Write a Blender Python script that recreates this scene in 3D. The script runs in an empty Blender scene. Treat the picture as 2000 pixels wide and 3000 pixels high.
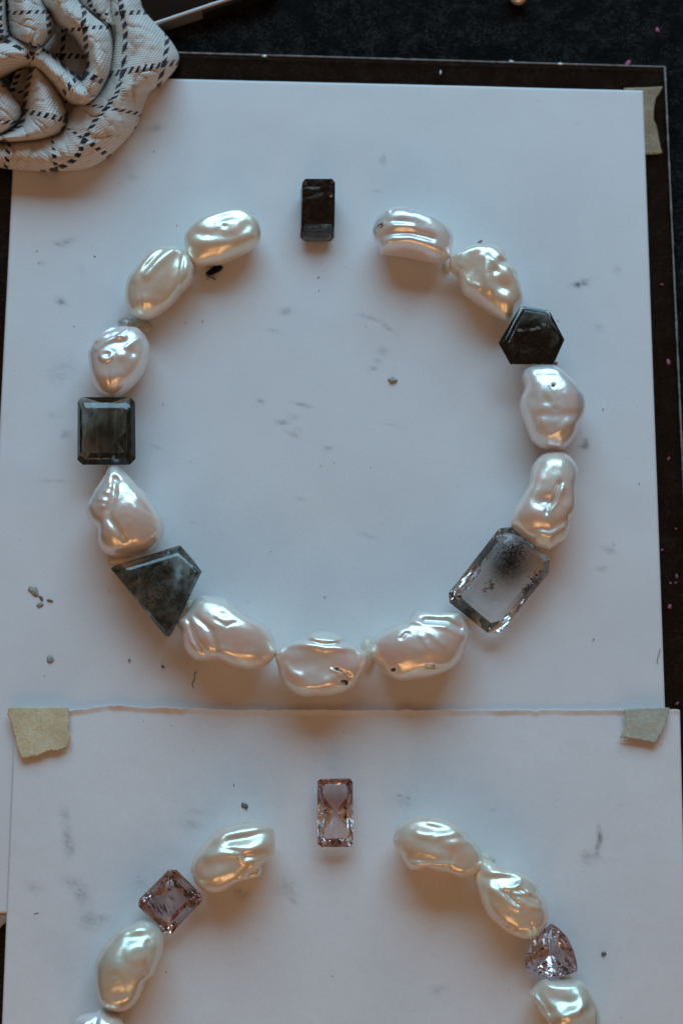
import bpy, math, random
import numpy as np
from mathutils import Vector, noise as mnoise
from mathutils.geometry import delaunay_2d_cdt

random.seed(7)
rng = np.random.default_rng(7)
sc = bpy.context.scene
COL = sc.collection
R = math.radians

# ------------------------------------------------------------------ camera
F = 4600.0                      # focal length in photograph pixels (2000 x 3000)
TILT = math.atan(0.2037)
D0 = 0.498                      # metres from lens to the paper at picture centre
cam_d = bpy.data.cameras.new("camera")
cam = bpy.data.objects.new("camera", cam_d)
COL.objects.link(cam)
cam.location = (0, -D0 * math.sin(TILT), D0 * math.cos(TILT))
cam.rotation_euler = (TILT, 0, 0)
cam_d.sensor_fit = 'VERTICAL'
cam_d.sensor_height = 36.0
cam_d.sensor_width = 24.0
cam_d.lens = F / 3000 * 36
cam_d.clip_start = 0.01
cam_d.clip_end = 20
cam_d.dof.use_dof = True
cam_d.dof.focus_distance = D0 * 0.975
cam_d.dof.aperture_fstop = 9.0
sc.camera = cam

# ------------------------------------------------------------------ world and lamps
w = bpy.data.worlds.new("World"); sc.world = w
w.use_nodes = True
bg = w.node_tree.nodes["Background"]
bg.inputs[0].default_value = (1.0, 0.55, 0.31, 1)
bg.inputs[1].default_value = 0.165

def area(name, loc, target, sx, sy, power, colour):
    l = bpy.data.lights.new(name, 'AREA')
    l.shape = 'RECTANGLE'; l.size = sx; l.size_y = sy
    l.energy = power; l.color = colour
    o = bpy.data.objects.new(name, l); COL.objects.link(o)
    o.location = loc
    d = Vector(target) - Vector(loc)
    o.rotation_euler = d.to_track_quat('-Z', 'Y').to_euler()
    return o

# the cool window beyond the top of the picture
EL = R(34)
area("window_light", (0.05, 1.4 * math.cos(EL), 1.4 * math.sin(EL)), (0, 0, 0), 1.45, 0.90, 20.9, (0.362, 0.705, 0.975))
# the warm double lamp behind the viewer
EW = R(22)
for s in (-1, 1):
    area("warm_lamp", (0.01 + s * 0.21, -1.0 * math.cos(EW), 1.0 * math.sin(EW)), (0, 0, 0), 0.26, 0.34, 0.72, (1.0, 0.55, 0.28))

sc.view_settings.view_transform = 'Standard'
sc.view_settings.look = 'None'
sc.view_settings.exposure = 0
sc.view_settings.gamma = 1
sc.render.engine = 'CYCLES'
sc.cycles.use_denoising = True
sc.cycles.max_bounces = 24
sc.cycles.transmission_bounces = 20
sc.cycles.glossy_bounces = 6
sc.cycles.diffuse_bounces = 4
sc.cycles.volume_bounces = 6
sc.cycles.caustics_refractive = True
sc.cycles.caustics_reflective = True
sc.cycles.blur_glossy = 0.6
sc.cycles.sample_clamp_indirect = 4.0
sc.cycles.volume_step_rate = 0.5

# ------------------------------------------------------------------ helpers
CT, ST = math.cos(TILT), math.sin(TILT)
CL = np.array(cam.location)
def P(px, py, z=0.0):
    """point of the place at height z that the photograph shows at (px, py)"""
    a = (px - 1000.0) / F; b = -(py - 1500.0) / F
    dx, dy, dz = a, b * CT + ST, b * ST - CT
    t = (z - CL[2]) / dz
    return (dx * t, CL[1] + dy * t, z)
def PA(px, py, z):
    px, py, z = np.broadcast_arrays(np.asarray(px, float), np.asarray(py, float), np.asarray(z, float))
    a = (px - 1000.0) / F; b = -(py - 1500.0) / F
    dx, dy, dz = a, b * CT + ST, b * ST - CT
    t = (z - CL[2]) / dz
    return np.stack([dx * t, CL[1] + dy * t, z], -1)
MM = 0.001
PXM = D0 / F                     # metres per photograph pixel at the centre

def tag(o, label=None, cat=None, group=None, kind=None):
    if label: o["label"] = label
    if cat: o["category"] = cat
    if group: o["group"] = group
    if kind: o["kind"] = kind
    return o
def empty(name, loc):
    o = bpy.data.objects.new(name, None); COL.objects.link(o)
    o.location = loc; o.empty_display_size = 0.01
    return o
def mesh_obj(name, verts, faces, mat, parent=None, smooth=True, origin=None):
    verts = np.asarray(verts, float)
    if parent is not None: origin = np.array(parent.location)
    if origin is None:
        origin = np.array([verts[:, 0].mean(), verts[:, 1].mean(), verts[:, 2].min()])
    me = bpy.data.meshes.new(name)
    me.from_pydata((verts - origin).tolist(), [], [list(f) for f in faces])
    me.update()
    if smooth: me.polygons.foreach_set("use_smooth", [True] * len(me.polygons))
    if mat is not None: me.materials.append(mat)
    o = bpy.data.objects.new(name, me); COL.objects.link(o)
    if parent is not None: o.parent = parent
    else: o.location = origin
    return o
def solidify(o, th, offset=-1):
    m = o.modifiers.new("thickness", 'SOLIDIFY'); m.thickness = th; m.offset = offset
    return o
def nz(x, y, z=0.0, oct=2):
    return mnoise.fractal(Vector((x, y, z)), 1.0, 2.0, oct)
def tr(pts, x0, y0, s):
    return [(x0 + a / s, y0 + b / s) for a, b in pts]

# ---- node helper
class NT:
    def __init__(self, name):
        self.m = bpy.data.materials.new(name); self.m.use_nodes = True
        self.t = self.m.node_tree; self.n = self.t.nodes; self.l = self.t.links
        self.b = self.n["Principled BSDF"]; self.out = self.n["Material Output"]
    def add(self, typ, **kw):
        nd = self.n.new(typ)
        for k, v in kw.items():
            if k.startswith("i_"):
                key = k[2:]
                key = int(key) if key.isdigit() else key.replace("_", " ")
                nd.inputs[key].default_value = v
            else: setattr(nd, k, v)
        return nd
    def link(self, a, b): self.l.new(a, b)
    def math(self, op, a, b=None, c=None):
        nd = self.n.new("ShaderNodeMath"); nd.operation = op
        for i, v in enumerate((a, b, c)):
            if v is None: continue
            if isinstance(v, (int, float)): nd.inputs[i].default_value = v
            else: self.link(v, nd.inputs[i])
        return nd.outputs[0]
    def obj(self): return self.n.new("ShaderNodeTexCoord").outputs["Object"]
    def geo(self): return self.n.new("ShaderNodeNewGeometry").outputs["Position"]
    def noise(self, vec, scale, detail=3, rough=0.5, dim='3D'):
        nd = self.add("ShaderNodeTexNoise"); nd.inputs["Scale"].default_value = scale
        nd.inputs["Detail"].default_value = detail; nd.inputs["Roughness"].default_value = rough
        self.link(vec, nd.inputs["Vector"]); return nd.outputs["Fac"]
    def ramp(self, fac, stops, interp='LINEAR'):
        nd = self.add("ShaderNodeValToRGB"); cr = nd.color_ramp; cr.interpolation = interp
        while len(cr.elements) < len(stops): cr.elements.new(0.5)
        for e, (p, c) in zip(cr.elements, stops):
            e.position = p; e.color = c if len(c) == 4 else (*c, 1)
        self.link(fac, nd.inputs[0]); return nd.outputs[0]
    def mix(self, fac, a, b, blend='MIX'):
        nd = self.add("ShaderNodeMix"); nd.data_type = 'RGBA'; nd.blend_type = blend
        for i, v in ((0, fac), (6, a), (7, b)):
            if isinstance(v, (int, float)): nd.inputs[i].default_value = v
            elif isinstance(v, tuple): nd.inputs[i].default_value = (*v, 1) if len(v) == 3 else v
            else: self.link(v, nd.inputs[i])
        return nd.outputs[2]
    def bump(self, h, strength, dist):
        nd = self.add("ShaderNodeBump"); nd.inputs["Strength"].default_value = strength
        nd.inputs["Distance"].default_value = dist
        self.link(h, nd.inputs["Height"]); self.link(nd.outputs[0], self.b.inputs["Normal"])
    def set(self, **kw):
        for k, v in kw.items():
            key = k.replace("_", " ")
            if isinstance(v, tuple) and len(v) == 3 and self.b.inputs[key].type == 'RGBA': v = (*v, 1)
            if isinstance(v, (int, float, tuple)): self.b.inputs[key].default_value = v
            else: self.link(v, self.b.inputs[key])

# ------------------------------------------------------------------ materials of the setting
def mat_felt():
    t = NT("black_felt"); p = t.geo()
    a = t.noise(p, 180, 5, 0.65); b = t.noise(p, 900, 3, 0.6)
    f = t.math('ADD', t.math('MULTIPLY', a, 0.7), t.math('MULTIPLY', b, 0.5))
    col = t.ramp(f, [(0.45, (0.004, 0.004, 0.0045)), (0.62, (0.008, 0.0075, 0.007)), (0.80, (0.028, 0.027, 0.025))])
    t.set(Base_Color=col, Roughness=0.95, Specular_IOR_Level=0.05)
    t.bump(f, 0.9, 0.0012)
    return t.m
def mat_fibre():
    t = NT("felt_fibre"); t.set(Base_Color=(0.045, 0.042, 0.038), Roughness=0.9, Specular_IOR_Level=0.1)
    return t.m
def mat_paper(name, tint):
    t = NT(name); p = t.geo()
    at = t.add("ShaderNodeAttribute", attribute_name="smudge")
    warm = t.add("ShaderNodeAttribute", attribute_name="stain_and_shade")
    fine = t.noise(p, 2600, 2, 0.6); mid = t.noise(p, 35, 3, 0.5); grain = t.noise(p, 420, 4, 0.7)
    sm = t.math('MULTIPLY', at.outputs["Fac"], t.math('ADD', 0.25, t.math('MULTIPLY', grain, 1.5)))
    base = t.ramp(mid, [(0.3, tuple(c * 0.93 for c in tint)), (0.7, tint)])
    col = t.mix(t.math('MINIMUM', sm, 0.9), base, (0.12, 0.125, 0.14))
    col = t.mix(t.math('MINIMUM', warm.outputs["Fac"], 0.8), col, (0.22, 0.16, 0.11))
    v = t.add("ShaderNodeTexVoronoi"); v.inputs["Scale"].default_value = 95; t.link(p, v.inputs["Vector"])
    rnd = t.add("ShaderNodeSeparateColor"); t.link(v.outputs["Color"], rnd.inputs[0])
    thr = t.math('MULTIPLY', t.math('GREATER_THAN', rnd.outputs[0], 0.72), t.math('MULTIPLY', rnd.outputs[1], 0.035))
    dot = t.math('LESS_THAN', v.outputs["Distance"], thr)
    col = t.mix(t.math('MULTIPLY', dot, 0.75), col, (0.06, 0.06, 0.065))
    fb = t.noise(p, 1300, 3, 0.7)
    col = t.mix(0.10, col, t.ramp(fb, [(0.35, (0.45, 0.45, 0.46)), (0.65, (0.95, 0.95, 0.95))]), 'MULTIPLY')
    t.set(Base_Color=col, Roughness=0.62, Specular_IOR_Level=0.28)
    t.bump(t.math('ADD', fine, t.math('MULTIPLY', grain, 1.0)), 0.12, 0.00025)
    return t.m
def mat_tape(name, c0, c1):
    t = NT(name); p = t.geo()
    a = t.noise(p, 700, 4, 0.7); b = t.noise(p, 120, 3, 0.5)
    f = t.math('ADD', t.math('MULTIPLY', a, 0.5), t.math('MULTIPLY', b, 0.5))
    col = t.ramp(f, [(0.35, c0), (0.65, c1)])
    d = t.noise(p, 420, 1, 0.4)
    col = t.mix(t.ramp(d, [(0.77, (0, 0, 0)), (0.80, (1, 1, 1))]), col, (0.06, 0.055, 0.045))
    t.set(Base_Color=col, Roughness=0.7, Specular_IOR_Level=0.25)
    mpp = t.add("ShaderNodeMapping"); mpp.inputs["Scale"].default_value = (1, .12, 1); t.link(p, mpp.inputs["Vector"])
    cre = t.noise(mpp.outputs[0], 1500, 3, .6)
    t.bump(t.math('ADD', a, t.math('MULTIPLY', cre, 1.3)), 0.7, 0.0005)
    return t.m
def mat_simple(name, col, rough=0.5, spec=0.5, metal=0.0, nscale=None, namp=0.3):
    t = NT(name)
    if nscale:
        f = t.noise(t.geo(), nscale, 4, 0.6)
        c0 = tuple(c * (1 - namp) for c in col); c1 = tuple(min(1, c * (1 + namp)) for c in col)
        t.set(Base_Color=t.ramp(f, [(0.3, c0), (0.7, c1)]))
        t.bump(f, 0.4, 0.0004)
    else: t.set(Base_Color=col)
    t.set(Roughness=rough, Specular_IOR_Level=spec, Metallic=metal)
    return t.m

FELT = mat_felt()
PAPER_A = mat_paper("paper_upper", (0.80, 0.80, 0.80))
PAPER_B = mat_paper("paper_lower", (0.82, 0.82, 0.82))

# ------------------------------------------------------------------ the table and the sheets
ZG = -0.35 * MM                  # top of the acrylic board
ZF = -3.6 * MM                   # felt
def quad_grid(c, nu, nv):
    tl, trr, br, bl = [np.array(q, float) for q in c]
    u = np.linspace(0, 1, nu)[None, :, None]; v = np.linspace(0, 1, nv)[:, None, None]
    return (tl * (1 - u) + trr * u) * (1 - v) + (bl * (1 - u) + br * u) * v
def grid_faces(nu, nv):
    i = np.arange(nu - 1)[None, :] + nu * np.arange(nv - 1)[:, None]
    return np.stack([i, i + nu, i + nu + 1, i + 1], -1).reshape(-1, 4)

me_c = [(-0.6, 0.6, ZF), (0.6, 0.6, ZF), (0.6, -0.6, ZF), (-0.6, -0.6, ZF)]
tb = mesh_obj("table", me_c, [(0, 3, 2, 1)], FELT, smooth=False, origin=np.array([0, 0, ZF]))
tag(tb, kind="structure")

def fibres():
    V, Fc = [], []
    def spot():
        r = random.random()
        if r < 0.62: return random.uniform(430, 2060), random.uniform(-60, 235)
        if r < 0.94: return random.uniform(1885, 2060), random.uniform(200, 3050)
        return random.uniform(-60, 30), random.uniform(480, 1250) if random.random() < .6 else random.uniform(2650, 3050)
    for _ in range(15000):
        x, y = spot()
        if nz(x * .016, y * .016, 2.0) + random.uniform(-.25, .25) < 0.02: continue
        z = ZF + random.uniform(0.02, 0.28) * MM
        if random.random() < .25: z = ZF + 0.1 * MM
        a = random.uniform(0, 6.283); L = random.uniform(5, 17); k = random.uniform(-0.25, 0.25); wd = random.uniform(0.25, 0.65)
        b = len(V); n = 5
        for i in range(n):
            V.append(P(x - math.sin(a) * wd, y + math.cos(a) * wd, z)); V.append(P(x + math.sin(a) * wd, y - math.cos(a) * wd, z))
            x += math.cos(a) * L / n; y += math.sin(a) * L / n; a += k
        for i in range(n - 1): Fc.append((b + 2 * i, b + 2 * i + 1, b + 2 * i + 3, b + 2 * i + 2))
    o = mesh_obj("felt_fibres", V, Fc, mat_fibre(), smooth=False)
    tag(o, "loose grey fibres lying on the black felt", "fibres", kind="stuff")
fibres()

# clear acrylic board under the paper
def mat_acrylic():
    t = NT("clear_acrylic"); t.set(Base_Color=(0.86, 0.87, 0.88), Roughness=0.02, IOR=1.30, Transmission_Weight=1.0)
    return t.m
def board():
    c = [(-160, 134), (1946, 196), (2085, 3300), (-330, 3300)]
    top = np.array([P(x, y, ZG) for x, y in c]); bot = top.copy(); bot[:, 2] = ZF + 0.35 * MM
    root = empty("acrylic_board", (0, 0, ZF))
    tag(root, "clear acrylic board with a rough sawn edge under the white sheets", "board")
    inn = []
    ce = top.mean(0)
    V = list(top) + list(bot)
    Fc = [(0, 3, 2, 1), (4, 5, 6, 7)] + [(i, (i + 1) % 4, 4 + (i + 1) % 4, 4 + i) for i in range(4)]
    b = mesh_obj("pane", V, Fc, mat_acrylic(), parent=root, smooth=False)
    # frosted sawn rim: an irregular bead along the top and right edges
    ed = mat_simple("sawn_edge", (0.20, 0.185, 0.17), 0.5, 0.6, nscale=900, namp=0.6)
    for k, (i, j) in enumerate(((0, 1), (1, 2))):
        a = np.array(top[i]); e = np.array(top[j]); d = e - a; L = np.linalg.norm(d); d /= L
        nrm = np.cross(d, [0, 0, 1.0])
        if np.dot(nrm, ce - a) > 0: nrm = -nrm
        n = 260; VV, FF = [], []
        for q in range(n):
            p = a + d * L * q / (n - 1); s = 1 + 0.55 * nz(q * 0.31, k * 7.3)
            wd = 0.33 * MM * s
            for ang in (0, 60, 120, 180, 240, 300):
                VV.append(p + nrm * wd * math.cos(R(ang)) + np.array([0, 0, 1]) * (wd * math.sin(R(ang)) - 0.1 * MM))
        for q in range(n - 1):
            for g in range(6):
                FF.append((q * 6 + g, q * 6 + (g + 1) % 6, (q + 1) * 6 + (g + 1) % 6, (q + 1) * 6 + g))
        mesh_obj("edge", VV, FF, ed, parent=root)
board()

def spots_attr(o, px, py, spots, name):
    val = np.zeros(len(px))
    for (x, y, rx, ry, a, s) in spots:
        dx, dy = px - x, py - y
        m = (np.abs(dx) < 4 * max(rx, ry)) & (np.abs(dy) < 4 * max(rx, ry))
        if not m.any(): continue
        u = dx[m] * math.cos(a) + dy[m] * math.sin(a); v = -dx[m] * math.sin(a) + dy[m] * math.cos(a)
        rr = (u / rx) ** 2 + (v / ry) ** 2
        jj = np.array([0.45 + 1.1 * max(0, 0.5 + nz(xx * 0.07 / 1, yy * 0.13, s)) for xx, yy in zip(px[m], py[m])])
        val[m] += 0.8 * s * np.exp(-rr * 1.2) * jj
    at = o.data.attributes.new(name, 'FLOAT', 'POINT')
    at.data.foreach_set("value", np.clip(val, 0, 1))

SM_A = [(195, 708, 26, 9, -.3, .42), (172, 716, 18, 5, .3, .3), (125, 770, 10, 6, .3, .35), (240, 790, 10, 20, 0, .12),
    (180, 884, 17, 10, .5, .75), (168, 1095, 34, 42, 0, .16), (200, 1075, 34, 30, .3, .10), (455, 375, 26, 10, -.2, .42), (385, 520, 24, 8, .1, .2),
    (375, 490, 20, 16, 0, .12), (835, 912, 22, 11, -.2, .35), (1121, 472, 10, 10, 0, .42), (1126, 458, 4, 8, .3, .3),
    (1699, 828, 26, 6, -.3, .75), (1690, 838, 20, 6, -.2, .6), (1712, 834, 14, 5, 0, .6), (1752, 955, 16, 7, .1, .22), (1754, 967, 12, 5, .1, .2),
    (1713, 1298, 10, 14, .3, .7), (1707, 1308, 16, 10, 0, .45), (1785, 1612, 24, 9, .4, .42), (1760, 1668, 18, 7, -.1, .45), (1795, 1595, 6, 6, 0, .3),
    (1080, 930, 34, 5, .27, .36), (1136, 961, 26, 6, .6, .32), (1120, 1029, 14, 10, -.1, .5), (1104, 1056, 14, 7, -.2, .3), (1095, 1080, 14, 5, .1, .5),
    (764, 1175, 14, 6, .1, .38), (885, 1186, 36, 5, .2, .42), (860, 1220, 20, 9, .2, .26), (825, 1237, 20, 7, 0, .45), (870, 1258, 12, 8, 0, .22),
    (960, 1315, 14, 7, -.3, .32), (800, 970, 22, 6, .2, .28), (1150, 1246, 36, 4, .15, .18), (196, 1272, 14, 10, .3, .42), (188, 1280, 12, 6, .3, .3),
    (150, 1411, 46, 3, .0, .34), (160, 1218, 24, 5, .1, .2), (1080, 1570, 30, 5, .3, .2), (880, 1460, 16, 5, .1, .22), (460, 1520, 18, 4, .1, .22),
    (1105, 560, 20, 4, .05, .2), (1450, 1010, 26, 8, .1, .1), (1690, 360, 10, 6, 0, .12), (460, 1310, 18, 4, .3, .3), (570, 1530, 12, 5, 0, .22)]
ST_A = [(855, 1271, 20, 6, .35, .5), (1806, 790, 10, 14, .1, .28), (1149, 1124, 9, 6, 0, .55), (835, 916, 14, 6, 0, .15), (270, 720, 10, 5, .2, .1)]  # brown stains, and the tan crumb's shadow painted just below it
SM_B = [(190, 2385, 14, 22, -.1, .26), (198, 2455, 16, 46, -.08, .32), (205, 2490, 14, 22, .2, .35), (560, 2415, 36, 14, .2, .26), (575, 2378, 26, 9, .1, .2),
    (1172, 2331, 10, 5, .3, .6), (1195, 2338, 7, 4, 0, .5), (1180, 2350, 28, 10, .4, .22), (1754, 2440, 6, 26, -.1, .65), (1752, 2475, 9, 34, .2, .5), (1715, 2515, 16, 18, .2, .42), (1735, 2508, 30, 14, .5, .2),
    (210, 2585, 34, 22, .2, .22), (240, 2625, 24, 34, -.4, .3), (262, 2695, 34, 28, .2, .30), (300, 2690, 26, 12, .0, .2), (100, 2600, 24, 16, .2, .18), (840, 2600, 40, 34, .3, .26), (712, 2622, 34, 14, -.2, .26),
    (700, 2610, 14, 10, 0, .3), (860, 2640, 14, 8, .4, .26), (720, 2468, 20, 10, 0, .16), (1435, 2372, 18, 3, .1, .2), (1280, 2900, 26, 14, -.2, .22), (1310, 2130, 20, 8, 0, .1), (410, 2590, 26, 16, 0, .14), (480, 2600, 20, 12, .3, .14)]

def upper_sheet():
    c = [(52, 221), (1882, 265), (1968, 2680), (-70, 2676)]
    nu, nv = 250, 340
    g = quad_grid([P(x, y, 0)[:2] for x, y in c], nu, nv).reshape(-1, 2)
    gp = quad_grid(c, nu, nv)                     # only used to place stains
    z = np.array([0.30 * MM * nz(x * 11, y * 11) + 0.07 * MM * nz(x * 60, y * 60) for x, y in g])
    V = np.c_[g, z]
    # true picture coordinates of each point of the sheet, for the stains and the painted crumb shade
    rel = V - CL; a = rel[:, 0]; b = rel[:, 1] * CT + rel[:, 2] * ST; cc = -(rel[:, 1] * ST - rel[:, 2] * CT)
    dep = rel[:, 1] * ST - rel[:, 2] * CT
    px = 1000 + F * a / dep; py = 1500 - F * b / dep
    o = mesh_obj("white_sheet", V, grid_faces(nu, nv), PAPER_A, origin=np.array([0, 0, 0.0]))
    spots_attr(o, px, py, SM_A, "smudge"); spots_attr(o, px, py, ST_A, "stain_and_shade")
    solidify(o, 0.11 * MM)
    tag(o, "large white paper sheet with grey smudges under the dark gems", "paper")
upper_sheet()

def edge_y(x):
    y = 2079 + 3.0 * nz(x * 0.012, 3.1) + 2.2 * nz(x * 0.07, 9.4) + 1.8 * nz(x * 0.31, 1.4)
    y -= 13 * math.exp(-((x - 330) / 75) ** 2) + 7 * math.exp(-((x - 480) / 130) ** 2)
    return y
def lower_sheet():
    nu = 300
    xs = np.linspace(0, 1, nu)
    V = []
    rows = [0, 2, 4.5, 7.5, 11, 14.5, 18, 21.5, 25, 30, 37, 46, 60] + list(np.linspace(75, 1130, 150))
    for dy in rows:
        for u in xs:
            x0 = 45 + (1990 - 45) * u
            yt = edge_y(x0)
            # sheet sides run slightly outwards towards the viewer
            f = dy / 920.0
            x = x0 + f * ((1 - u) * -38 + u * 22)
            y = yt + dy if dy < 60 else (yt * max(0, 1 - (dy - 60) / 60) + 2079 * min(1, (dy - 60) / 60)) + dy
            s = max(0.0, 1 - dy / 20.0)
            lift = 0.85 * (0.75 + 0.7 * nz(x0 * .009, 5) + 0.3 * nz(x0 * .05, 7)) * (0.85 + 0.5 * math.exp(-((x0 - 420) / 260) ** 2)); lift = max(0.25, lift)
            z = 0.42 + lift * (s * s * (3 - 2 * s)) + 0.10 * nz(x * .004, y * .004, 4.0) + 0.04 * nz(x * .02, y * .02, 8)
            if x0 > 1955: z *= 1.0
            V.append(P(x, y, z * MM))
    o = mesh_obj("white_sheet", V, grid_faces(nu, len(rows)), PAPER_B, origin=np.array([0, P(1000, 2500)[1], 0]))
    Va = np.array(V); rel = Va - CL
    dep = rel[:, 1] * ST - rel[:, 2] * CT; b = rel[:, 1] * CT + rel[:, 2] * ST
    spots_attr(o, 1000 + F * rel[:, 0] / dep, 1500 - F * b / dep, SM_B, "smudge")
    spots_attr(o, 1000 + F * rel[:, 0] / dep, 1500 - F * b / dep, [(10, 10, 1, 1, 0, 0.1)], "stain_and_shade")
    solidify(o, 0.12 * MM)
    tag(o, "front white paper sheet with a torn curled edge and taped corners", "paper")
lower_sheet()

def patch(name, poly, zf, mat, step=6, thick=0.16 * MM, jag=0.0, parent=None):
    """a flat torn piece: outline filled with small triangles, height from zf"""
    pts = []
    n = len(poly)
    for i in range(n):
        a, b = np.array(poly[i]), np.array(poly[(i + 1) % n]); L = np.linalg.norm(b - a); k = max(1, int(L / (step * 0.6)))
        for q in range(k):
            p = a + (b - a) * q / k
            p = p + jag * np.array([nz(p[0] * .35, p[1] * .35, 1), nz(p[0] * .35, p[1] * .35, 5)])
            pts.append(Vector((float(p[0]), float(p[1]))))
    nb = len(pts)
    A = np.array([(p.x, p.y) for p in pts])
    x0, y0 = A.min(0); x1, y1 = A.max(0)
    for yy in np.arange(y0, y1, step):
        for xx in np.arange(x0, x1, step):
            if np.min((A[:, 0] - xx) ** 2 + (A[:, 1] - yy) ** 2) > (step * .5) ** 2: pts.append(Vector((float(xx), float(yy))))
    v, e, f, _, _, _ = delaunay_2d_cdt(pts, [(i, (i + 1) % nb) for i in range(nb)], [], 1, 1e-4)
    V = [P(q.x, q.y, zf(q.x, q.y)) for q in v]
    Fc = []
    for t in f:
        t = list(t); a, b, c = (np.array(V[t[i]][:2]) for i in range(3))
        if (b - a)[0] * (c - a)[1] - (b - a)[1] * (c - a)[0] < 0: t.reverse()
        Fc.append(t)
    o = mesh_obj(name, V, Fc, mat, parent=parent)
    if thick: solidify(o, thick)
    return o

TAPE = mat_tape("masking_tape", (0.62, 0.50, 0.30), (0.80, 0.68, 0.46))
TAPE2 = mat_tape("masking_tape_grey", (0.40, 0.385, 0.32), (0.60, 0.55, 0.43))
TAPE3 = mat_tape("masking_tape_brown", (0.25, 0.185, 0.115), (0.42, 0.32, 0.21))
pl = tr([(100, 270), (750, 266), (752, 330), (758, 420), (742, 490), (752, 540), (776, 575), (770, 640), (720, 708), (640, 742), (560, 740), (480, 768), (410, 800), (330, 812), (260, 836), (215, 780), (182, 690), (182, 640), (140, 500), (112, 400), (82, 340)], 0, 2000, 3.733)
tp = patch("masking_tape", pl, lambda x, y: (2.3 - 0.0 * max(0, y - 2072) + 0.12 * nz(x * .03, y * .03)) * MM, TAPE, 5, jag=1.6)
tag(tp, "yellowish torn masking tape on the left corner of the front sheet", "tape", "torn masking tape pieces")
pr = tr([(480, 300), (560, 285), (1240, 268), (1320, 275), (1310, 340), (1290, 430), (1250, 540), (1190, 700), (1110, 830), (1040, 925), (900, 888), (700, 857), (500, 830), (400, 815), (440, 740), (500, 620), (512, 540), (500, 420), (478, 340)], 1750, 2030, 6.272)
tp = patch("masking_tape", pr, lambda x, y: (2.3 + 0.002 * max(0, y - 2075) + 0.12 * nz(x * .03, y * .03)) * MM, TAPE2, 5, jag=1.4)
tag(tp, "greyish torn masking tape on the right corner of the front sheet", "tape", "torn masking tape pieces")
pt = tr([(660, 405), (960, 398), (1255, 384), (1225, 460), (1150, 560), (1122, 700), (1118, 900), (1160, 980), (1190, 1150), (1220, 1300), (1248, 1400), (1180, 1422), (1000, 1428), (700, 1428)], 1700, 180, 5.227)
tp = patch("masking_tape", pt, lambda x, y: (-0.18 + 0.0 * x) * MM + 0.05 * MM * math.exp(-((y - 322) / 5) ** 2) * (1 if x > 1890 else 0) + 0.05 * MM * math.exp(-((y - 350) / 4) ** 2) * (1 if x > 1890 else 0), TAPE3, 6, 0.1 * MM, jag=1.5)
tag(tp, "wrinkled brown masking tape sticking out behind the sheet's top right corner", "tape", "torn masking tape pieces")
pb = [(-60, 2665), (26, 2665), (24, 2700), (8, 2712), (0, 2720), (-60, 2755)]
tp = patch("masking_tape", pb, lambda x, y: -0.2 * MM, TAPE3, 6, 0.1 * MM, jag=1.0)
tag(tp, "scrap of brown masking tape at the far left below the large sheet", "tape", "torn masking tape pieces")

# ------------------------------------------------------------------ pearls
def mat_pearl(name, base, pink=0.0, film=420, rough=0.292, metal=0.46):
    t = NT(name); p = t.obj()
    n1 = t.noise(p, 160, 3, 0.55); n2 = t.noise(p, 700, 3, 0.6); n3 = t.noise(p, 90, 2, 0.5)
    c2 = (min(1, base[0] * 1.03), base[1] * 0.90, base[2] * 0.91); c1 = (base[0] * 0.91, base[1] * 0.965, base[2] * 0.96)
    col = t.ramp(n1, [(0.34, c1), (0.5, base), (0.66, c2)])
    t.set(Base_Color=col, Metallic=metal, IOR=1.68, Specular_IOR_Level=0.6)
    t.set(Roughness=t.math('ADD', rough - 0.03, t.math('MULTIPLY', n2, 0.06)))
    t.set(Subsurface_Weight=0.05, Subsurface_Scale=0.003, Subsurface_Radius=(1.0, 0.7, 0.5))
    t.set(Coat_Weight=0.45, Coat_Roughness=0.13, Coat_IOR=1.55)
    t.b.inputs["Thin Film IOR"].default_value = 1.4
    t.link(t.math('ADD', film - 90, t.math('MULTIPLY', n3, 180)), t.b.inputs["Thin Film Thickness"])
    n4 = t.noise(p, 420, 4, 0.65)
    t.bump(t.math('ADD', t.math('MULTIPLY', n4, 0.55), n1), 0.13, 0.0010)
    return t.m
PEARL = {
    'cream': mat_pearl("nacre_cream", (0.95, 0.87, 0.72)),
    'white': mat_pearl("nacre_white", (0.96, 0.93, 0.87), film=380),
    'pink': mat_pearl("nacre_pink", (0.96, 0.87, 0.78), film=450),
    'green': mat_pearl("nacre_green", (0.88, 0.85, 0.70), film=400),
}
PIT = mat_simple("pit_brown", (0.10, 0.055, 0.03), 0.6, 0.3, nscale=900)

def catmull(pts, n):
    p = np.array(pts, float); k = len(p)
    seg = []
    for i in range(k):
        p0, p1, p2, p3 = p[i - 1], p[i], p[(i + 1) % k], p[(i + 2) % k]
        t = np.linspace(0, 1, 16, endpoint=False)[:, None]
        seg.append(0.5 * ((2 * p1) + (-p0 + p2) * t + (2 * p0 - 5 * p1 + 4 * p2 - p3) * t ** 2 + (-p0 + 3 * p1 - 3 * p2 + p3) * t ** 3))
    q = np.concatenate(seg); d = np.r_[0, np.cumsum(np.linalg.norm(np.roll(q, -1, 0) - q, axis=1))]
    q = np.r_[q, q[:1]]; s = np.linspace(0, d[-1], n, endpoint=False)
    return np.c_[np.interp(s, d, q[:, 0]), np.interp(s, d, q[:, 1])]
def seg_dist(px, py, line):
    best = np.full(px.shape, 1e9)
    for (ax, ay), (bx, by) in zip(line[:-1], line[1:]):
        dx, dy = bx - ax, by - ay; L = dx * dx + dy * dy + 1e-9
        t = np.clip(((px - ax) * dx + (py - ay) * dy) / L, 0, 1)
        best = np.minimum(best, np.hypot(px - ax - t * dx, py - ay - t * dy))
    return best
def smooth(e0, e1, x):
    t = np.clip((x - e0) / (e1 - e0), 0, 1); return t * t * (3 - 2 * t)

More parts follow.
